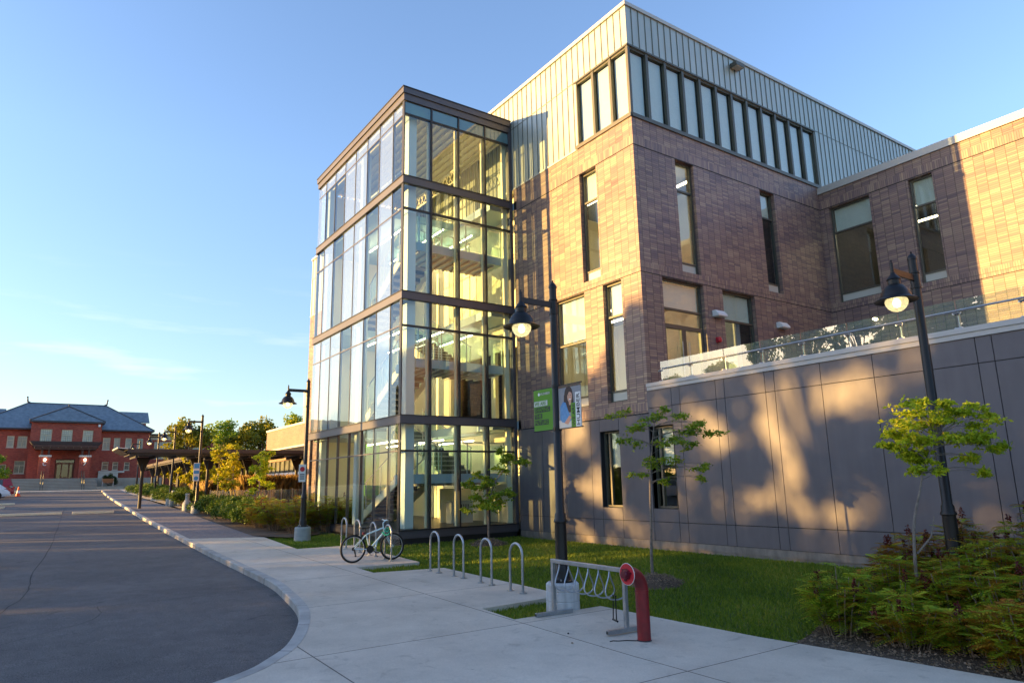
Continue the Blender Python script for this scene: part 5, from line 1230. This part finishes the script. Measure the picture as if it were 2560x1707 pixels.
for i, (x, y, h, w_) in enumerate([(-31.8, 8.0, 1.05, .8), (-33.6, 8.1, 1.0, .8), (-35.4, 8.15, .95, .8), (-37.3, 8.3, .9, .8), (-39.4, 8.4, .95, .85), (-41.6, 8.5, .85, .85), (-44, 8.6, .85, .8), (-50.8, 8.6, 1.0, .9), (-53.2, 9.0, 1.0, .9), (-56, 8.9, 1.0, 1.0), (-59, 8.9, 1.0, 1.0), (-62, 8.9, 1.0, 1.0), (-66, 8.9, 1.0, 1.1), (-70, 8.8, 1.0, 1.1), (-75, 8.9, 1.0, 1.2)]):
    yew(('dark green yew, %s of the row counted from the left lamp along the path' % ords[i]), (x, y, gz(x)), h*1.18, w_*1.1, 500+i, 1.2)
# ornamental grass behind the walkway
def tallgrass(label, loc, w_, d_, h, n, seed):
    g = np.random.default_rng(seed); P = np.stack([g.uniform(-w_, w_, n), g.uniform(-d_, d_, n), np.zeros(n)], 1); a = g.uniform(0, 6.28, n); hh = h*g.uniform(.5, 1, n)
    dr = np.stack([np.cos(a), np.sin(a), np.zeros(n)], 1); wv = np.stack([-np.sin(a), np.cos(a), np.zeros(n)], 1)*.02
    mid = P+dr*(.10*hh)[:, None]+np.array([0, 0, 1])*(hh*.65)[:, None]; tp = P+dr*(.32*hh)[:, None]+np.array([0, 0, 1])*hh[:, None]
    V = np.stack([P-wv, P+wv, mid+wv*1.5, tp, mid-wv*1.5], 1).reshape(-1, 3); F = np.arange(5*n).reshape(n, 5)
    o = bpy.data.objects.new('ornamental_grass', np_mesh('ornamental_grass', V, F, ['plume'], rnd=g.uniform(size=n))); o.location = loc; C.objects.link(o); o['kind'] = 'stuff'; tag(o, label, 'ornamental grass')
tallgrass('tall straw coloured ornamental grass behind the glass railing of the patio', (-49, 14.6, gz(-49)), 1.3, 3.2, 2.1, 6500, 61)
tallgrass('golden ornamental grass beneath the covered walkway roof', (-60, 11.8, gz(-60)), 4.5, 1.2, 1.6, 4500, 62)

# ---------------------------------------------------------------- red brick hall at the end of the road
HX = -108.0; zt = 3.68
HALL = thing('red_brick_hall', 'red brick hall with slate hip roof and timber porch ending the road', 'building', (HX, 3, zt))
up_w = [(7.34, 8.24, 7.5, 9.15), (8.66, 9.40, 7.48, 9.13), (10.02, 10.78, 7.48, 9.12), (11.44, 12.18, 7.48, 9.10), (-3.14, -2.38, 7.7, 9.18), (-2.05, -1.03, 7.7, 9.16), (-5.2, -4.3, 7.7, 9.18), (-6.8, -5.9, 7.7, 9.18)]
lo_w = [(7.49, 8.27, 4.82, 5.92), (8.74, 9.40, 4.82, 5.90), (10.11, 10.77, 4.80, 5.88), (-2.08, -.97, 4.45, 6.05), (-3.6, -2.9, 4.4, 5.6), (-5.2, -4.3, 4.4, 6.05)]
w = MB(); wall(w, 'x', HX, 1, -9, 13.0, 2.2, 10.0, up_w+lo_w, 'brick_red', th=.35)
for q in up_w+lo_w: w.box(HX+.001, HX+.03, q[0]-.08, q[1]+.08, q[3], q[3]+.16, 'brick_red'); w.box(HX-.05, HX+.05, q[0]-.05, q[1]+.05, q[2]-.07, q[2]-.002, 'limestone')
w.box(HX-14, HX-.35, -9, -8.7, 2.2, 10, 'brick_red'); w.box(HX-14, HX-.35, 12.7, 13, 2.2, 10, 'brick_red'); w.box(HX-14.3, HX-14, -9, 13, 2.2, 10, 'brick_red')
w.box(HX-6, HX-5.8, -8.7, 12.7, 2.2, 10, 'int_dark'); w.build('wall', HALL)
PX = -105.0
pw = [(.28, 1.50, 8.0, 9.88), (2.52, 3.70, 8.0, 9.86), (4.83, 5.97, 8.0, 9.84)]
w = MB(); wall(w, 'x', PX, 1, -.75, 6.89, 2.2, 10.72, pw+[(2.2, 4.25, 3.70, 6.15)], 'brick_red', th=.35); w.box(HX+.01, PX-.35, -.75, -.45, 2.2, 10.72, 'brick_red'); w.box(HX+.01, PX-.35, 6.59, 6.89, 2.2, 10.72, 'brick_red'); w.box(PX-1.6, PX-1.5, -.4, 6.5, 7.1, 10.6, 'int_dark')
w.build('entrance_wing', HALL)
def hallwin(c, q, top, pale):
    f = MB(); a0, a1, z0, z1 = q; g = .004
    abox(f, 'x', c, 1, a0+g, a0+.08, z0+g, z1-g, .06, .14, 'cream'); abox(f, 'x', c, 1, a1-.08, a1-g, z0+g, z1-g, .06, .14, 'cream'); abox(f, 'x', c, 1, a0+.08, a1-.08, z1-.09, z1-g, .06, .14, 'cream'); abox(f, 'x', c, 1, a0+.08, a1-.08, z0+g, z0+.08, .06, .14, 'cream')
    zt_ = z0+(z1-z0)*.62
    abox(f, 'x', c, 1, a0+.08, a1-.08, zt_-.035, zt_+.035, .062, .138, 'cream'); m_ = (a0+a1)/2
    if a1-a0 > .8: abox(f, 'x', c, 1, m_-.04, m_+.04, z0+.08, zt_-.035, .062, .138, 'cream')
    o = f.build('window', HALL); p = MB(); abox(p, 'x', c, 1, a0+.08, a1-.08, z0+.08, z1-.09, .11, .125, 'pane_pale' if pale else 'pane_dark')
    for k in range(1, 5): x = a0+.08+(a1-a0-.16)*k/5; abox(p, 'x', c, 1, x-.009, x+.009, z0+.08, z1-.09, .10, .109, 'frame_in')
    for k in range(1, 7): z = z0+.08+(z1-z0-.17)*k/7; abox(p, 'x', c, 1, a0+.08, a1-.08, z-.009, z+.009, .098, .1085, 'frame_in')
    p.build('pane', o)
for q in up_w: hallwin(HX, q, 1, True)
for q in lo_w: hallwin(HX, q, 1, False)
for q in pw: hallwin(PX, q, 1, True)
def hip(name, x0, x1, y0, y1, ze, ry0, ry1, rx, zr, th=.18, m='slate', sag=0):
    b = MB(); v = [(x1, y0, ze), (x1, y1, ze), (x0, y1, ze), (x0, y0, ze), (rx, ry0, zr), (rx, ry1, zr)]
    b.add(v, [(0, 1, 5, 4), (1, 2, 5), (2, 3, 4, 5), (3, 0, 4)], m); b.add([v[0], v[1], v[2], v[3]], [(3, 2, 1, 0)], 'roof_trim')
    for a, c in ((0, 4), (1, 5), (4, 5)): b.tube([Vector(v[a])+Vector((0, 0, .03)), Vector(v[c])+Vector((0, 0, .03))], .07, 'roof_trim', 6)
    b.box(x0, x1+.04, y0, y1, ze-th, ze-.003, 'roof_trim'); return b.build(name, HALL)
r_ = hip('roof', HX-15, HX+.7, -7.4, 13.4, 10.15, -1.42, 7.67, HX-6, 14.05)
for y in (-1.55, 7.8):
    b = MB(); s_ = -1 if y < 0 else 1; b.tube([(HX-6, y-s_*.3, 14.0), (HX-6, y, 14.25), (HX-6, y+s_*.05, 14.75)], [.16, .11, .07], 'roof_trim', 8); b.lathe([(.001, .15), (.12, .08), (.12, 0), (.06, -.08), (.001, -.1)], 'roof_trim', (HX-6, y+s_*.07, 14.8), 10); b.build('finial', r_, True)
r2_ = MB(); zE = 10.95; v = [(PX+.35, -1.0, zE), (PX+.35, 7.22, zE), (HX-2.4, 7.22, zE), (HX-2.4, -1.0, zE), (PX-2.2, 3.05, 13.05), (HX-2.4, 3.05, 13.05)]
vm = [(PX+.02, .6, 11.62), (PX+.02, 5.5, 11.62)]
r2_.add(v, [(0, 1, 4), (1, 2, 5, 4), (3, 0, 4, 5)], 'slate'); r2_.box(HX+.75, PX+.38, -1.0, 7.22, zE-.22, zE-.003, 'roof_trim')
for a, c in ((0, 4), (1, 4)): r2_.tube([Vector(v[a])+Vector((0, 0, .03)), Vector(v[c])+Vector((0, 0, .03))], .08, 'roof_trim', 6)
r2_.tube([(PX-2.2, 3.05, 13.0), (PX-2.2, 3.05, 13.3)], [.12, .05], 'roof_trim', 8); r2_.build('entrance_roof', HALL)
b = MB(); b.prism([(HX-10, -30, 11.8), (HX-10, -4, 11.8), (HX-12.5, -4, 13.6), (HX-12.5, -30, 13.6)], (0, 0, .15), 'slate'); b.box(HX-12, HX-10.2, -30, -9.1, 2, 11.9, 'brick_red'); b.build('left_wing', HALL); b = MB(); b.prism([(HX-8, 9.6, 11.9), (HX-8, 13.7, 11.9), (HX-10.6, 13.7, 13.6), (HX-10.6, 9.6, 13.6)], (0, 0, .15), 'slate'); b.box(HX-11, HX-8.3, 11.4, 13.3, 8, 11.9, 'brick_red'); b.build('rear_wing', HALL)
b = MB(); b.prism([(PX+3.6, -.73, 8.17), (PX+3.6, 6.91, 8.17), (PX+3.45, 6.6, 7.75), (PX+3.45, -.42, 7.75)], (-3.5, 0, 0), 'canopy_roof'); b.box(PX+.02, PX+3.55, -.3, 6.5, 7.45, 7.74, 'porch_wood'); b.box(PX+.02, PX+3.4, -.1, 6.3, 7.2, 7.449, 'porch_wood')
for y in (.65, 1.35, 4.85, 5.55): b.box(PX+2.2, PX+3.2, y-.11, y+.11, 6.5, 7.2, 'porch_wood')
for k in range(9): b.box(PX+.05, PX+3.5, -.2+k*.8, -.12+k*.8, 7.42, 7.449, 'cream')
b.build('porch_roof', HALL)
for i, (y0, y1) in enumerate(((.44, 1.60), (4.60, 5.78))):
    b = MB(); b.box(PX+2.3, PX+3.3, y0, y1, 2.6, 6.28, 'brick_red'); b.box(PX+2.22, PX+3.38, y0-.06, y1+.06, 6.282, 6.50, 'limestone'); pr_ = b.build('porch_pier', HALL)
    b = MB(); b.lathe([(.001, -.16), (.10, -.12), (.15, 0), (.12, .12), (.001, .16)], 'bulb', (PX+3.42, (y0+y1)/2, 5.93), 12); b.build('wall_lamp', pr_, True)
    text('letter', 'C7'[i], .62, 'white', pr_, (PX+3.32, (y0+y1)/2-.2, 5.25), (0, 1, 0), (0, 0, 1), .36, depth=.01)
b = MB()
for (a0, a1) in ((2.25, 2.42), (2.42+.42, 2.96), (3.62, 3.78), (4.06, 4.2)): abox(b, 'x', PX, 1, a0, a1, 3.72, 5.5, .1, .22, 'door_wood')
abox(b, 'x', PX, 1, 2.25, 4.2, 5.5, 5.7, .1, .22, 'door_wood'); abox(b, 'x', PX, 1, 2.25, 4.2, 6.02, 6.12, .1, .22, 'door_wood'); abox(b, 'x', PX, 1, 2.96, 3.62, 3.72, 3.9, .1, .2, 'door_wood'); d_ = b.build('entrance_door', HALL)
b = MB(); abox(b, 'x', PX, 1, 2.26, 4.19, 3.75, 6.02, .17, .18, 'glass_window'); b.build('pane', d_)
b = MB(); b.box(PX-.62, PX-.60, .5, 6.0, 3.5, 7, 'int_dark'); b.box(PX-.58, PX-.56, 3.1, 3.5, 5.3, 5.34, 'pale_panel'); b.build('lobby_dark_back', d_)  # near-black sheet standing in for the dim lobby, plus a plain pale strip
b = MB(); b.box(HX+.36, HX+3.4, 6.95, 9.9, 4.42, 4.62, 'limestone'); b.box(HX+3.0, HX+3.3, 6.95, 9.2, 3.3, 4.42, 'limestone'); b.build('ramp_wall', HALL)
b = MB(); b.box(PX+.05, PX+.3, 6.45, 6.7, 10.3, 10.6, 'white'); b.build('camera_box', HALL)
# terrace and steps
ST = MB(); nst = 8
ST.box(-109, -101.6, -9, 14, 2.0, zt, 'stone')
for k in range(nst): z1_ = 2.27+(zt-2.27)*(k+1)/nst; xk = -98.2-.42*k; ST.box(-101.6, xk, -2.4 if k else -9, 6.6, 2.0, z1_-(0 if k < nst-1 else .002), 'stone'); ST.box(xk, xk+.012, -2.4, 6.6, z1_-.17, z1_-.12, 'stone_riser')
ST.box(-101.6, -99.5, -9, -2.4, 2.0, 3.5, 'stone'); ST.box(-101.6, -98.6, 6.6, 9.4, 2.0, 2.62, 'stone')
tag(ST.build('stone_steps', None, loc=(-100, 3, 2.3)), 'wide pale stone steps up to the red brick hall entrance', 'steps')
for i, y in enumerate((.95, 5.07)):
    b = MB()
    for dy in (-.12, .12):
        b.tube([(-98.2, y+dy, 3.2), (-101.4, y+dy, 4.55), (-102, y+dy, 4.55)], .03, 'frame', 6)
        for k in range(5): x = -98.2-.8*k; b.tube([(x, y+dy, 2.3+.35*k), (x, y+dy, 3.2+.34*k)], .025, 'frame', 6)
    tag(b.build('handrail', None, loc=(-100, y, 2.3)), ('metal handrail on the stone steps below the letter C pier', 'metal handrail on the stone steps below the number 7 pier')[i], 'handrail', 'handrails on the stone steps')
BN = thing('bench', 'orange brown wooden bench beside the stone steps under the dark hedge', 'bench', (-98.9, 7.7, 2.62))
b = MB()
for k in range(4): b.box(-98.98, -98.93, 7.05, 8.30, 3.10+k*.12, 3.19+k*.12, 'bench_wood')
b.build('backrest', BN); b = MB()
for k in range(3): b.box(-98.9+k*.14, -98.78+k*.14, 7.05, 8.30, 3.03, 3.07, 'bench_wood')
b.build('seat', BN)
for y in (7.1, 8.25): b = MB(); b.box(-99.0, -98.95, y-.03, y+.03, 2.62, 3.6, 'galv'); b.box(-98.5, -98.45, y-.03, y+.03, 2.62, 3.25, 'galv'); b.box(-98.95, -98.45, y-.03, y+.03, 3.0, 3.03, 'galv'); b.box(-98.95, -98.45, y-.03, y+.03, 3.22, 3.25, 'galv'); b.build('leg', BN)
yew('dark green clipped hedge behind the wooden bench', (-100.4, 7.95, 2.7), 1.5, .75, 601, 1.0, 'leaf_dark', 'hedge', None)
yew('low green hedge at the foot of the left wing of the hall', (-102.6, -3.4, zt-.1), .7, .9, 602, 1.0, 'leaf_green', 'hedge', None)
# annex
AN = thing('brick_annex', 'red brick annex with cream frieze joining the hall on its right', 'building', (-111, 17, 3))
w = MB(); aw = [(13.9, 16.9, 6.4, 8.9), (17.6, 20.6, 6.4, 8.9)]; wall(w, 'x', -110.5, 1, 13.02, 24, 2, 9.1, aw, 'brick_red'); w.box(-118, -110.8, 23.7, 24, 2, 10, 'brick_red'); w.build('wall', AN)
w = MB(); w.box(-118, -110.45, 13.02, 24, 9.101, 9.75, 'cream'); w.box(-118.2, -110.1, 13.02, 24.2, 9.75, 9.95, 'canopy_roof'); w.build('frieze', AN)
for q in aw:
    p = MB(); abox(p, 'x', -110.5, 1, q[0]+.01, q[1]-.01, q[2]+.01, q[3]-.01, .15, .17, 'pane_pale')
    for k in range(0, 7): y = q[0]+.03+(q[1]-q[0]-.06)*k/6; abox(p, 'x', -110.5, 1, y-.03, y+.03, q[2]+.01, q[3]-.01, .10, .148, 'cream')
    for k in range(1, 3): z = q[2]+(q[3]-q[2])*k/3; abox(p, 'x', -110.5, 1, q[0]+.06, q[1]-.06, z-.02, z+.02, .12, .147, 'cream')
    p.build('window', AN)

# ---------------------------------------------------------------- buff brick wing behind the tower
WG = thing('buff_brick_wing', 'low buff brick wing with pale upper block seen left of the glass tower', 'building', (-60, 20, 1))
w = MB(); wall(w, 'y', 20, -1, -74.7, -43.2, 4.6, 7.75, [], 'brick_buff'); w.box(-74.7, -74.4, 20.31, 40, .8, 7.7, 'brick_buff'); w.build('wall', WG)
w = MB(); w.box(-74.8, -43.2, 19.93, 20.4, 7.751, 7.95, 'coping'); w.box(-74.4, -43.2, 20.4, 40, 7.5, 7.74, 'int_dark'); w.build('coping', WG)
w = MB(); w.prism([(-74, 19.98, 5.05), (-43.2, 19.98, 5.05), (-43.2, 17.9, 5.35), (-74, 17.9, 5.35)], (0, 0, .14), 'coping'); w.build('awning', WG)
w = MB(); w.box(-66.1, -58.9, 21, 28, 7.95, 11.0, 'cladding'); w.box(-66.15, -58.85, 20.95, 28, 11.0, 11.15, 'coping'); w.box(-65.3, -65.0, 20.98, 21, 8.0, 10.7, 'tower_dark'); w.box(-66.1, -58.9, 20.985, 21, 9.6, 9.64, 'clad_rib'); w.build('upper_block', WG)
w = MB(); w.box(-74.4, -43.2, 20.0, 20.1, 3.2, 3.45, 'white')
x = -74.2
while x < -43.4: w.box(x-.04, x+.04, 19.99, 20.1, .9, 4.6, 'frame'); x += 1.5
w.build('shopfront_frame', WG)
w = MB(); w.box(-74.4, -43.2, 20.14, 20.16, .9, 4.6, 'pane_dark'); w.build('pane', WG)
w = MB(); w.prism([(-78, 27, 8.6), (-71, 27, 8.6), (-71, 29, 11.3), (-78, 29, 11.3)], (0, 0, .1), 'slate'); w.prism([(-78, 27, 8.6), (-78, 29, 11.3), (-78, 31, 8.6)], (.2, 0, 0), 'cream'); w.box(-78, -71, 27.1, 31, .9, 8.6, 'cream'); tag(w.build('gabled_house', None, loc=(-75, 29, 1)), 'slate roofed gable peeking over the buff brick wing', 'house')
w = MB(); w.box(-92, -79.2, 25, 32, 1, 6.7, 'cream'); w.box(-92.3, -78.9, 24.7, 32, 6.7, 7.1, 'cream'); w.box(-92.5, -78.7, 24.5, 32, 7.1, 7.3, 'canopy_roof')
for k in range(8): w.box(-91.5+k*1.6, -90.9+k*1.6, 24.96, 25, 2.2, 5.9, 'pane_dark')
tag(w.build('cream_pavilion', None, loc=(-85, 28, 1)), 'small cream building with a projecting cornice behind the walkway trees', 'building')

# ---------------------------------------------------------------- covered walkway
CW = thing('covered_walkway', 'dark covered walkway with a flat roof on black posts crossing the paver path', 'walkway', (-49, 10, .95))
def canopy_roof(x0, x1, y0, y1, z, name):
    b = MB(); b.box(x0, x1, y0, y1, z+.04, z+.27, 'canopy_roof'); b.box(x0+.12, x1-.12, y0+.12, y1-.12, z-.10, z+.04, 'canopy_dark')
    if y1-y0 > x1-x0:
        y = y0+.5
        while y < y1-.3: b.box(x0+.2, x1-.2, y-.05, y+.05, z-.26, z-.101, 'canopy_dark'); y += 1.1
    else:
        x = x0+.5
        while x < x1-.3: b.box(x-.05, x+.05, y0+.2, y1-.2, z-.26, z-.101, 'canopy_dark'); x += 1.1
    return b.build(name, CW)
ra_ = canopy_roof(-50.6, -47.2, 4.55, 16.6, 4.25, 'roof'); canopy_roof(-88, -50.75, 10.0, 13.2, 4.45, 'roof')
b = MB(); b.prism([(-50.6, 4.0, 4.55), (-47.2, 4.0, 4.55), (-47.2, 4.549, 4.50), (-50.6, 4.549, 4.50)], (0, 0, .05), 'white'); b.prism([(-50.6, 4.02, 4.50), (-47.2, 4.02, 4.50), (-47.2, 4.549, 4.22), (-50.6, 4.549, 4.22)], (0, 0, .03), 'canopy_dark'); b.build('roof_end', CW)
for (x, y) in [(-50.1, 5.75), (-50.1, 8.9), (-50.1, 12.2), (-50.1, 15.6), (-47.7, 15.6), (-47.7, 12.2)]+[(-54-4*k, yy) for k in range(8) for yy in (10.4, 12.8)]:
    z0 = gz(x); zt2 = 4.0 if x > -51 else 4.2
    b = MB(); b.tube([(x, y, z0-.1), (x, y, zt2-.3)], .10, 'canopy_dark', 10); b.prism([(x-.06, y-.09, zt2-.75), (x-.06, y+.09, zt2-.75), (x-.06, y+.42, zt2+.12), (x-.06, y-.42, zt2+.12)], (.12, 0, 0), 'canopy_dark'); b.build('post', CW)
for k in range(4):
    b = MB(); b.box(-49.2, -49.15, 6.6+2.6*k, 7.4+2.6*k, 3.93, 3.95, 'pale_panel'); b.build('roof_light', CW)
# patio railing with glass
PR = thing('patio_railing', 'low glass and steel railing round the patio behind the young trees', 'railing', (-46, 10.6, gz(-46)))
for k in range(9):
    y = 9.1+k*.72; z = gz(-46); b = MB(); b.box(-46.03, -45.97, y-.03, y+.03, z, z+1.15, 'galv'); b.build('post', PR)
    if k < 8: b = MB(); b.box(-46.005, -45.995, y+.05, y+.67, z+.12, z+1.1, 'glass_rail'); b.build('glass_panel', PR)
for (x, y, lb) in ((-52.6, 8.05, 'pale bottle shaped concrete bollard right of a lamp base under the walkway'), (-45.4, 7.72, 'pale concrete bollard at the tip of the dark yew row')):
    z = gz(x); b = MB(); b.lathe([(.24, -.05), (.25, .05), (.25, .38), (.20, .50), (.12, .62), (.11, .85), (.14, .92), (.12, .98), (.001, 1.0)], 'base_grey', (x, y, z), 18); tag(b.build('bollard', None, True, loc=(x, y, z)), lb, 'bollard', 'concrete bollards on the paver path')

# ---------------------------------------------------------------- wheel stops, cone, cars
for i, (x, y0, y1, lb) in enumerate(((-48.6, -1.9, 1.60, 'long concrete wheel stop coloured as if sunlit at the left edge of the road'), (-48.2, 2.10, 4.20, 'concrete wheel stop coloured as if sunlit, nearest the kerb'), (-58.5, -3.2, -1.35, 'small wheel stop coloured as if sunlit at the left edge, nearer of two'), (-64, -3.0, -.9, 'small pale wheel stop at the left edge, farther of two'))):
    z = gz(x)-.13; b = MB(); b.prism([(x-.16, y0, z), (x+.16, y0, z), (x+.13, y0, z+.14), (x-.13, y0, z+.14)], (0, y1-y0, 0), 'wheelstop_sunlit'); tag(b.build('wheel_stop', None, loc=(x, (y0+y1)/2, z), bevel=.02), lb, 'wheel stop', 'concrete wheel stops across the road')
cx_, cy_, cz_ = -83, -1.0, gz(-83)-.13
CN = thing('traffic_cone', 'orange traffic cone with white bands standing on the road', 'traffic cone', (cx_, cy_, cz_))
b = MB(); b.box(cx_-.24, cx_+.24, cy_-.24, cy_+.24, cz_, cz_+.05, 'cone_orange'); b.lathe([(.19, .05), (.15, .30)], 'cone_orange', (cx_, cy_, cz_), 16); b.lathe([(.105, .55), (.045, .92), (.001, .925)], 'cone_orange', (cx_, cy_, cz_), 16); b.build('body', CN, True)
b = MB(); b.lathe([(.1505, .30), (.1055, .55)], 'white', (cx_, cy_, cz_), 16); b.build('band', CN, True)
def car(name, label, loc, rz, paint, suv=False, group=None):
    """body lofted from station profiles along local x (front +x)"""
    t = thing(name, label, 'car', (0, 0, 0), group); zr = .32 if not suv else .38; k = 1.0 if not suv else 1.15
    st = [(-2.25, .55, .62, .78), (-2.2, .30, .74, .84), (-1.7, .22, .95*k, .88), (-.9, .20, .97*k, .90), (0, .20, .95*k, .90), (.9, .20, .93*k, .89), (1.6, .22, .84*k, .87), (2.1, .28, .68*k, .80), (2.25, .45, .58*k, .70)]
    def ring(x, z0, z1, hw): return [(x, -hw*.94, z0), (x, -hw, (z0*.6+z1*.4)), (x, -hw*.97, z1*.93), (x, -hw*.86, z1), (x, hw*.86, z1), (x, hw*.97, z1*.93), (x, hw, (z0*.6+z1*.4)), (x, hw*.94, z0)]
    def loft(b, rings, m):
        n = len(rings[0]); b.add([p for r in rings for p in r], [(i*n+j, i*n+(j+1) % n, (i+1)*n+(j+1) % n, (i+1)*n+j) for i in range(len(rings)-1) for j in range(n)]+[tuple(range(n-1, -1, -1)), tuple((len(rings)-1)*n+j for j in range(n))], m)
    b = MB(); loft(b, [ring(*s) for s in st], paint); zt_ = 1.42 if not suv else 1.72; zb_ = .93*k
    cab = [(-1.95 if not suv else -2.12, zb_, zb_+.02, .78), (-1.35 if not suv else -1.85, zb_-.02, zt_-.03, .64), (-.4, zb_-.02, zt_, .66), (.4, zb_-.02, zt_-.04, .64), (1.25, zb_-.04, zb_+.01, .76)]
    loft(b, [[(x, -.80, z0), (x, -hw, z1), (x, hw, z1), (x, .80, z0)] for x, z0, z1, hw in cab], paint); o = b.build('body', t, False, bevel=.03)
    b = MB()
    for s in (-1, 1):
        for (xa, xb) in ((-1.3, -.45), (-.35, .45)):
            b.add([(xa, s*.80, zb_+.04), (xb+.3 if xb > 0 else xb, s*.80, zb_+.04), (xb, s*.70, zt_-.12), (xa, s*.70, zt_-.12)], [(0, 1, 2, 3)], 'car_glass')
    xr_ = -1.95 if not suv else -2.10; x2 = -1.42 if not suv else -1.90
    b.add([(xr_+.06, -.66, zb_+.06), (xr_+.06, .66, zb_+.06), (x2, .56, zt_-.08), (x2, -.56, zt_-.08)], [(0, 1, 2, 3)], 'car_glass'); b.add([(1.15, -.66, zb_+.06), (1.15, .66, zb_+.06), (.48, .56, zt_-.08), (.48, -.56, zt_-.08)], [(0, 1, 2, 3)], 'car_glass')
    vs_ = b.v; b.v = [(p[0]*1.012, p[1]*1.02, p[2]+.012) for p in vs_]; g_ = b.build('windows', t)
    for (x, y) in ((-1.38, .80), (-1.38, -.80), (1.38, .80), (1.38, -.80)):
        w_ = MB(); w_.lathe([(.2, -.1), (zr-.02, -.11), (zr, -.08), (zr, .08), (zr-.02, .11), (.2, .1)], 'tyre', (x, y, zr), 24, 'y'); wo_ = w_.build('wheel', t, True)
        w2 = MB(); w2.lathe([(.001, -.105), (.19, -.105), (.21, -.09), (.21, .09), (.19, .105), (.001, .105)], 'rim', (x, y, zr), 16, 'y'); w2.build('rim', wo_)
    for s in (-1, 1):
        b = MB(); b.box(-2.27, -2.10, s*.55, s*.80, .66*k, .84*k, 'tail_red'); b.build('taillight', t, bevel=.02)
        b = MB(); b.box(2.05, 2.22, s*.50, s*.74, .52*k, .66*k, 'white'); b.build('headlight', t, bevel=.02)
    b = MB(); b.box(-2.30, -2.1, -.72, .72, .34, .50, paint); b.box(-2.31, -2.29, -.25, .25, .38, .48, 'white'); b.build('bumper', t, bevel=.03)
    t.location = loc; t.rotation_euler = (0, 0, rz)
    return t

car('parked_car', 'white sedan parked at the left edge, only its tail in the picture', (-76, -3.75, gz(-76)-.13), -math.pi/2, 'car_white')
car('parked_car', 'dark red hatchback parked behind the white sedan at the left edge', (-81, -3.55, gz(-81)-.13), -math.pi/2, 'car_red', True)
for i, (x, y) in enumerate(((-33, -14), (-38.5, -14), (-27.0, -14))):
    car('parked_car', ('white utility vehicle across the road, mirrored in the glass tower', 'second white vehicle across the road, mirrored in the glass tower', 'dark red vehicle parked across the road behind the camera')[i], (x, y, gz(x)-.13), (0, .1, .05)[i], ('car_white', 'car_white', 'car_red')[i], True, 'vehicles parked across the road')
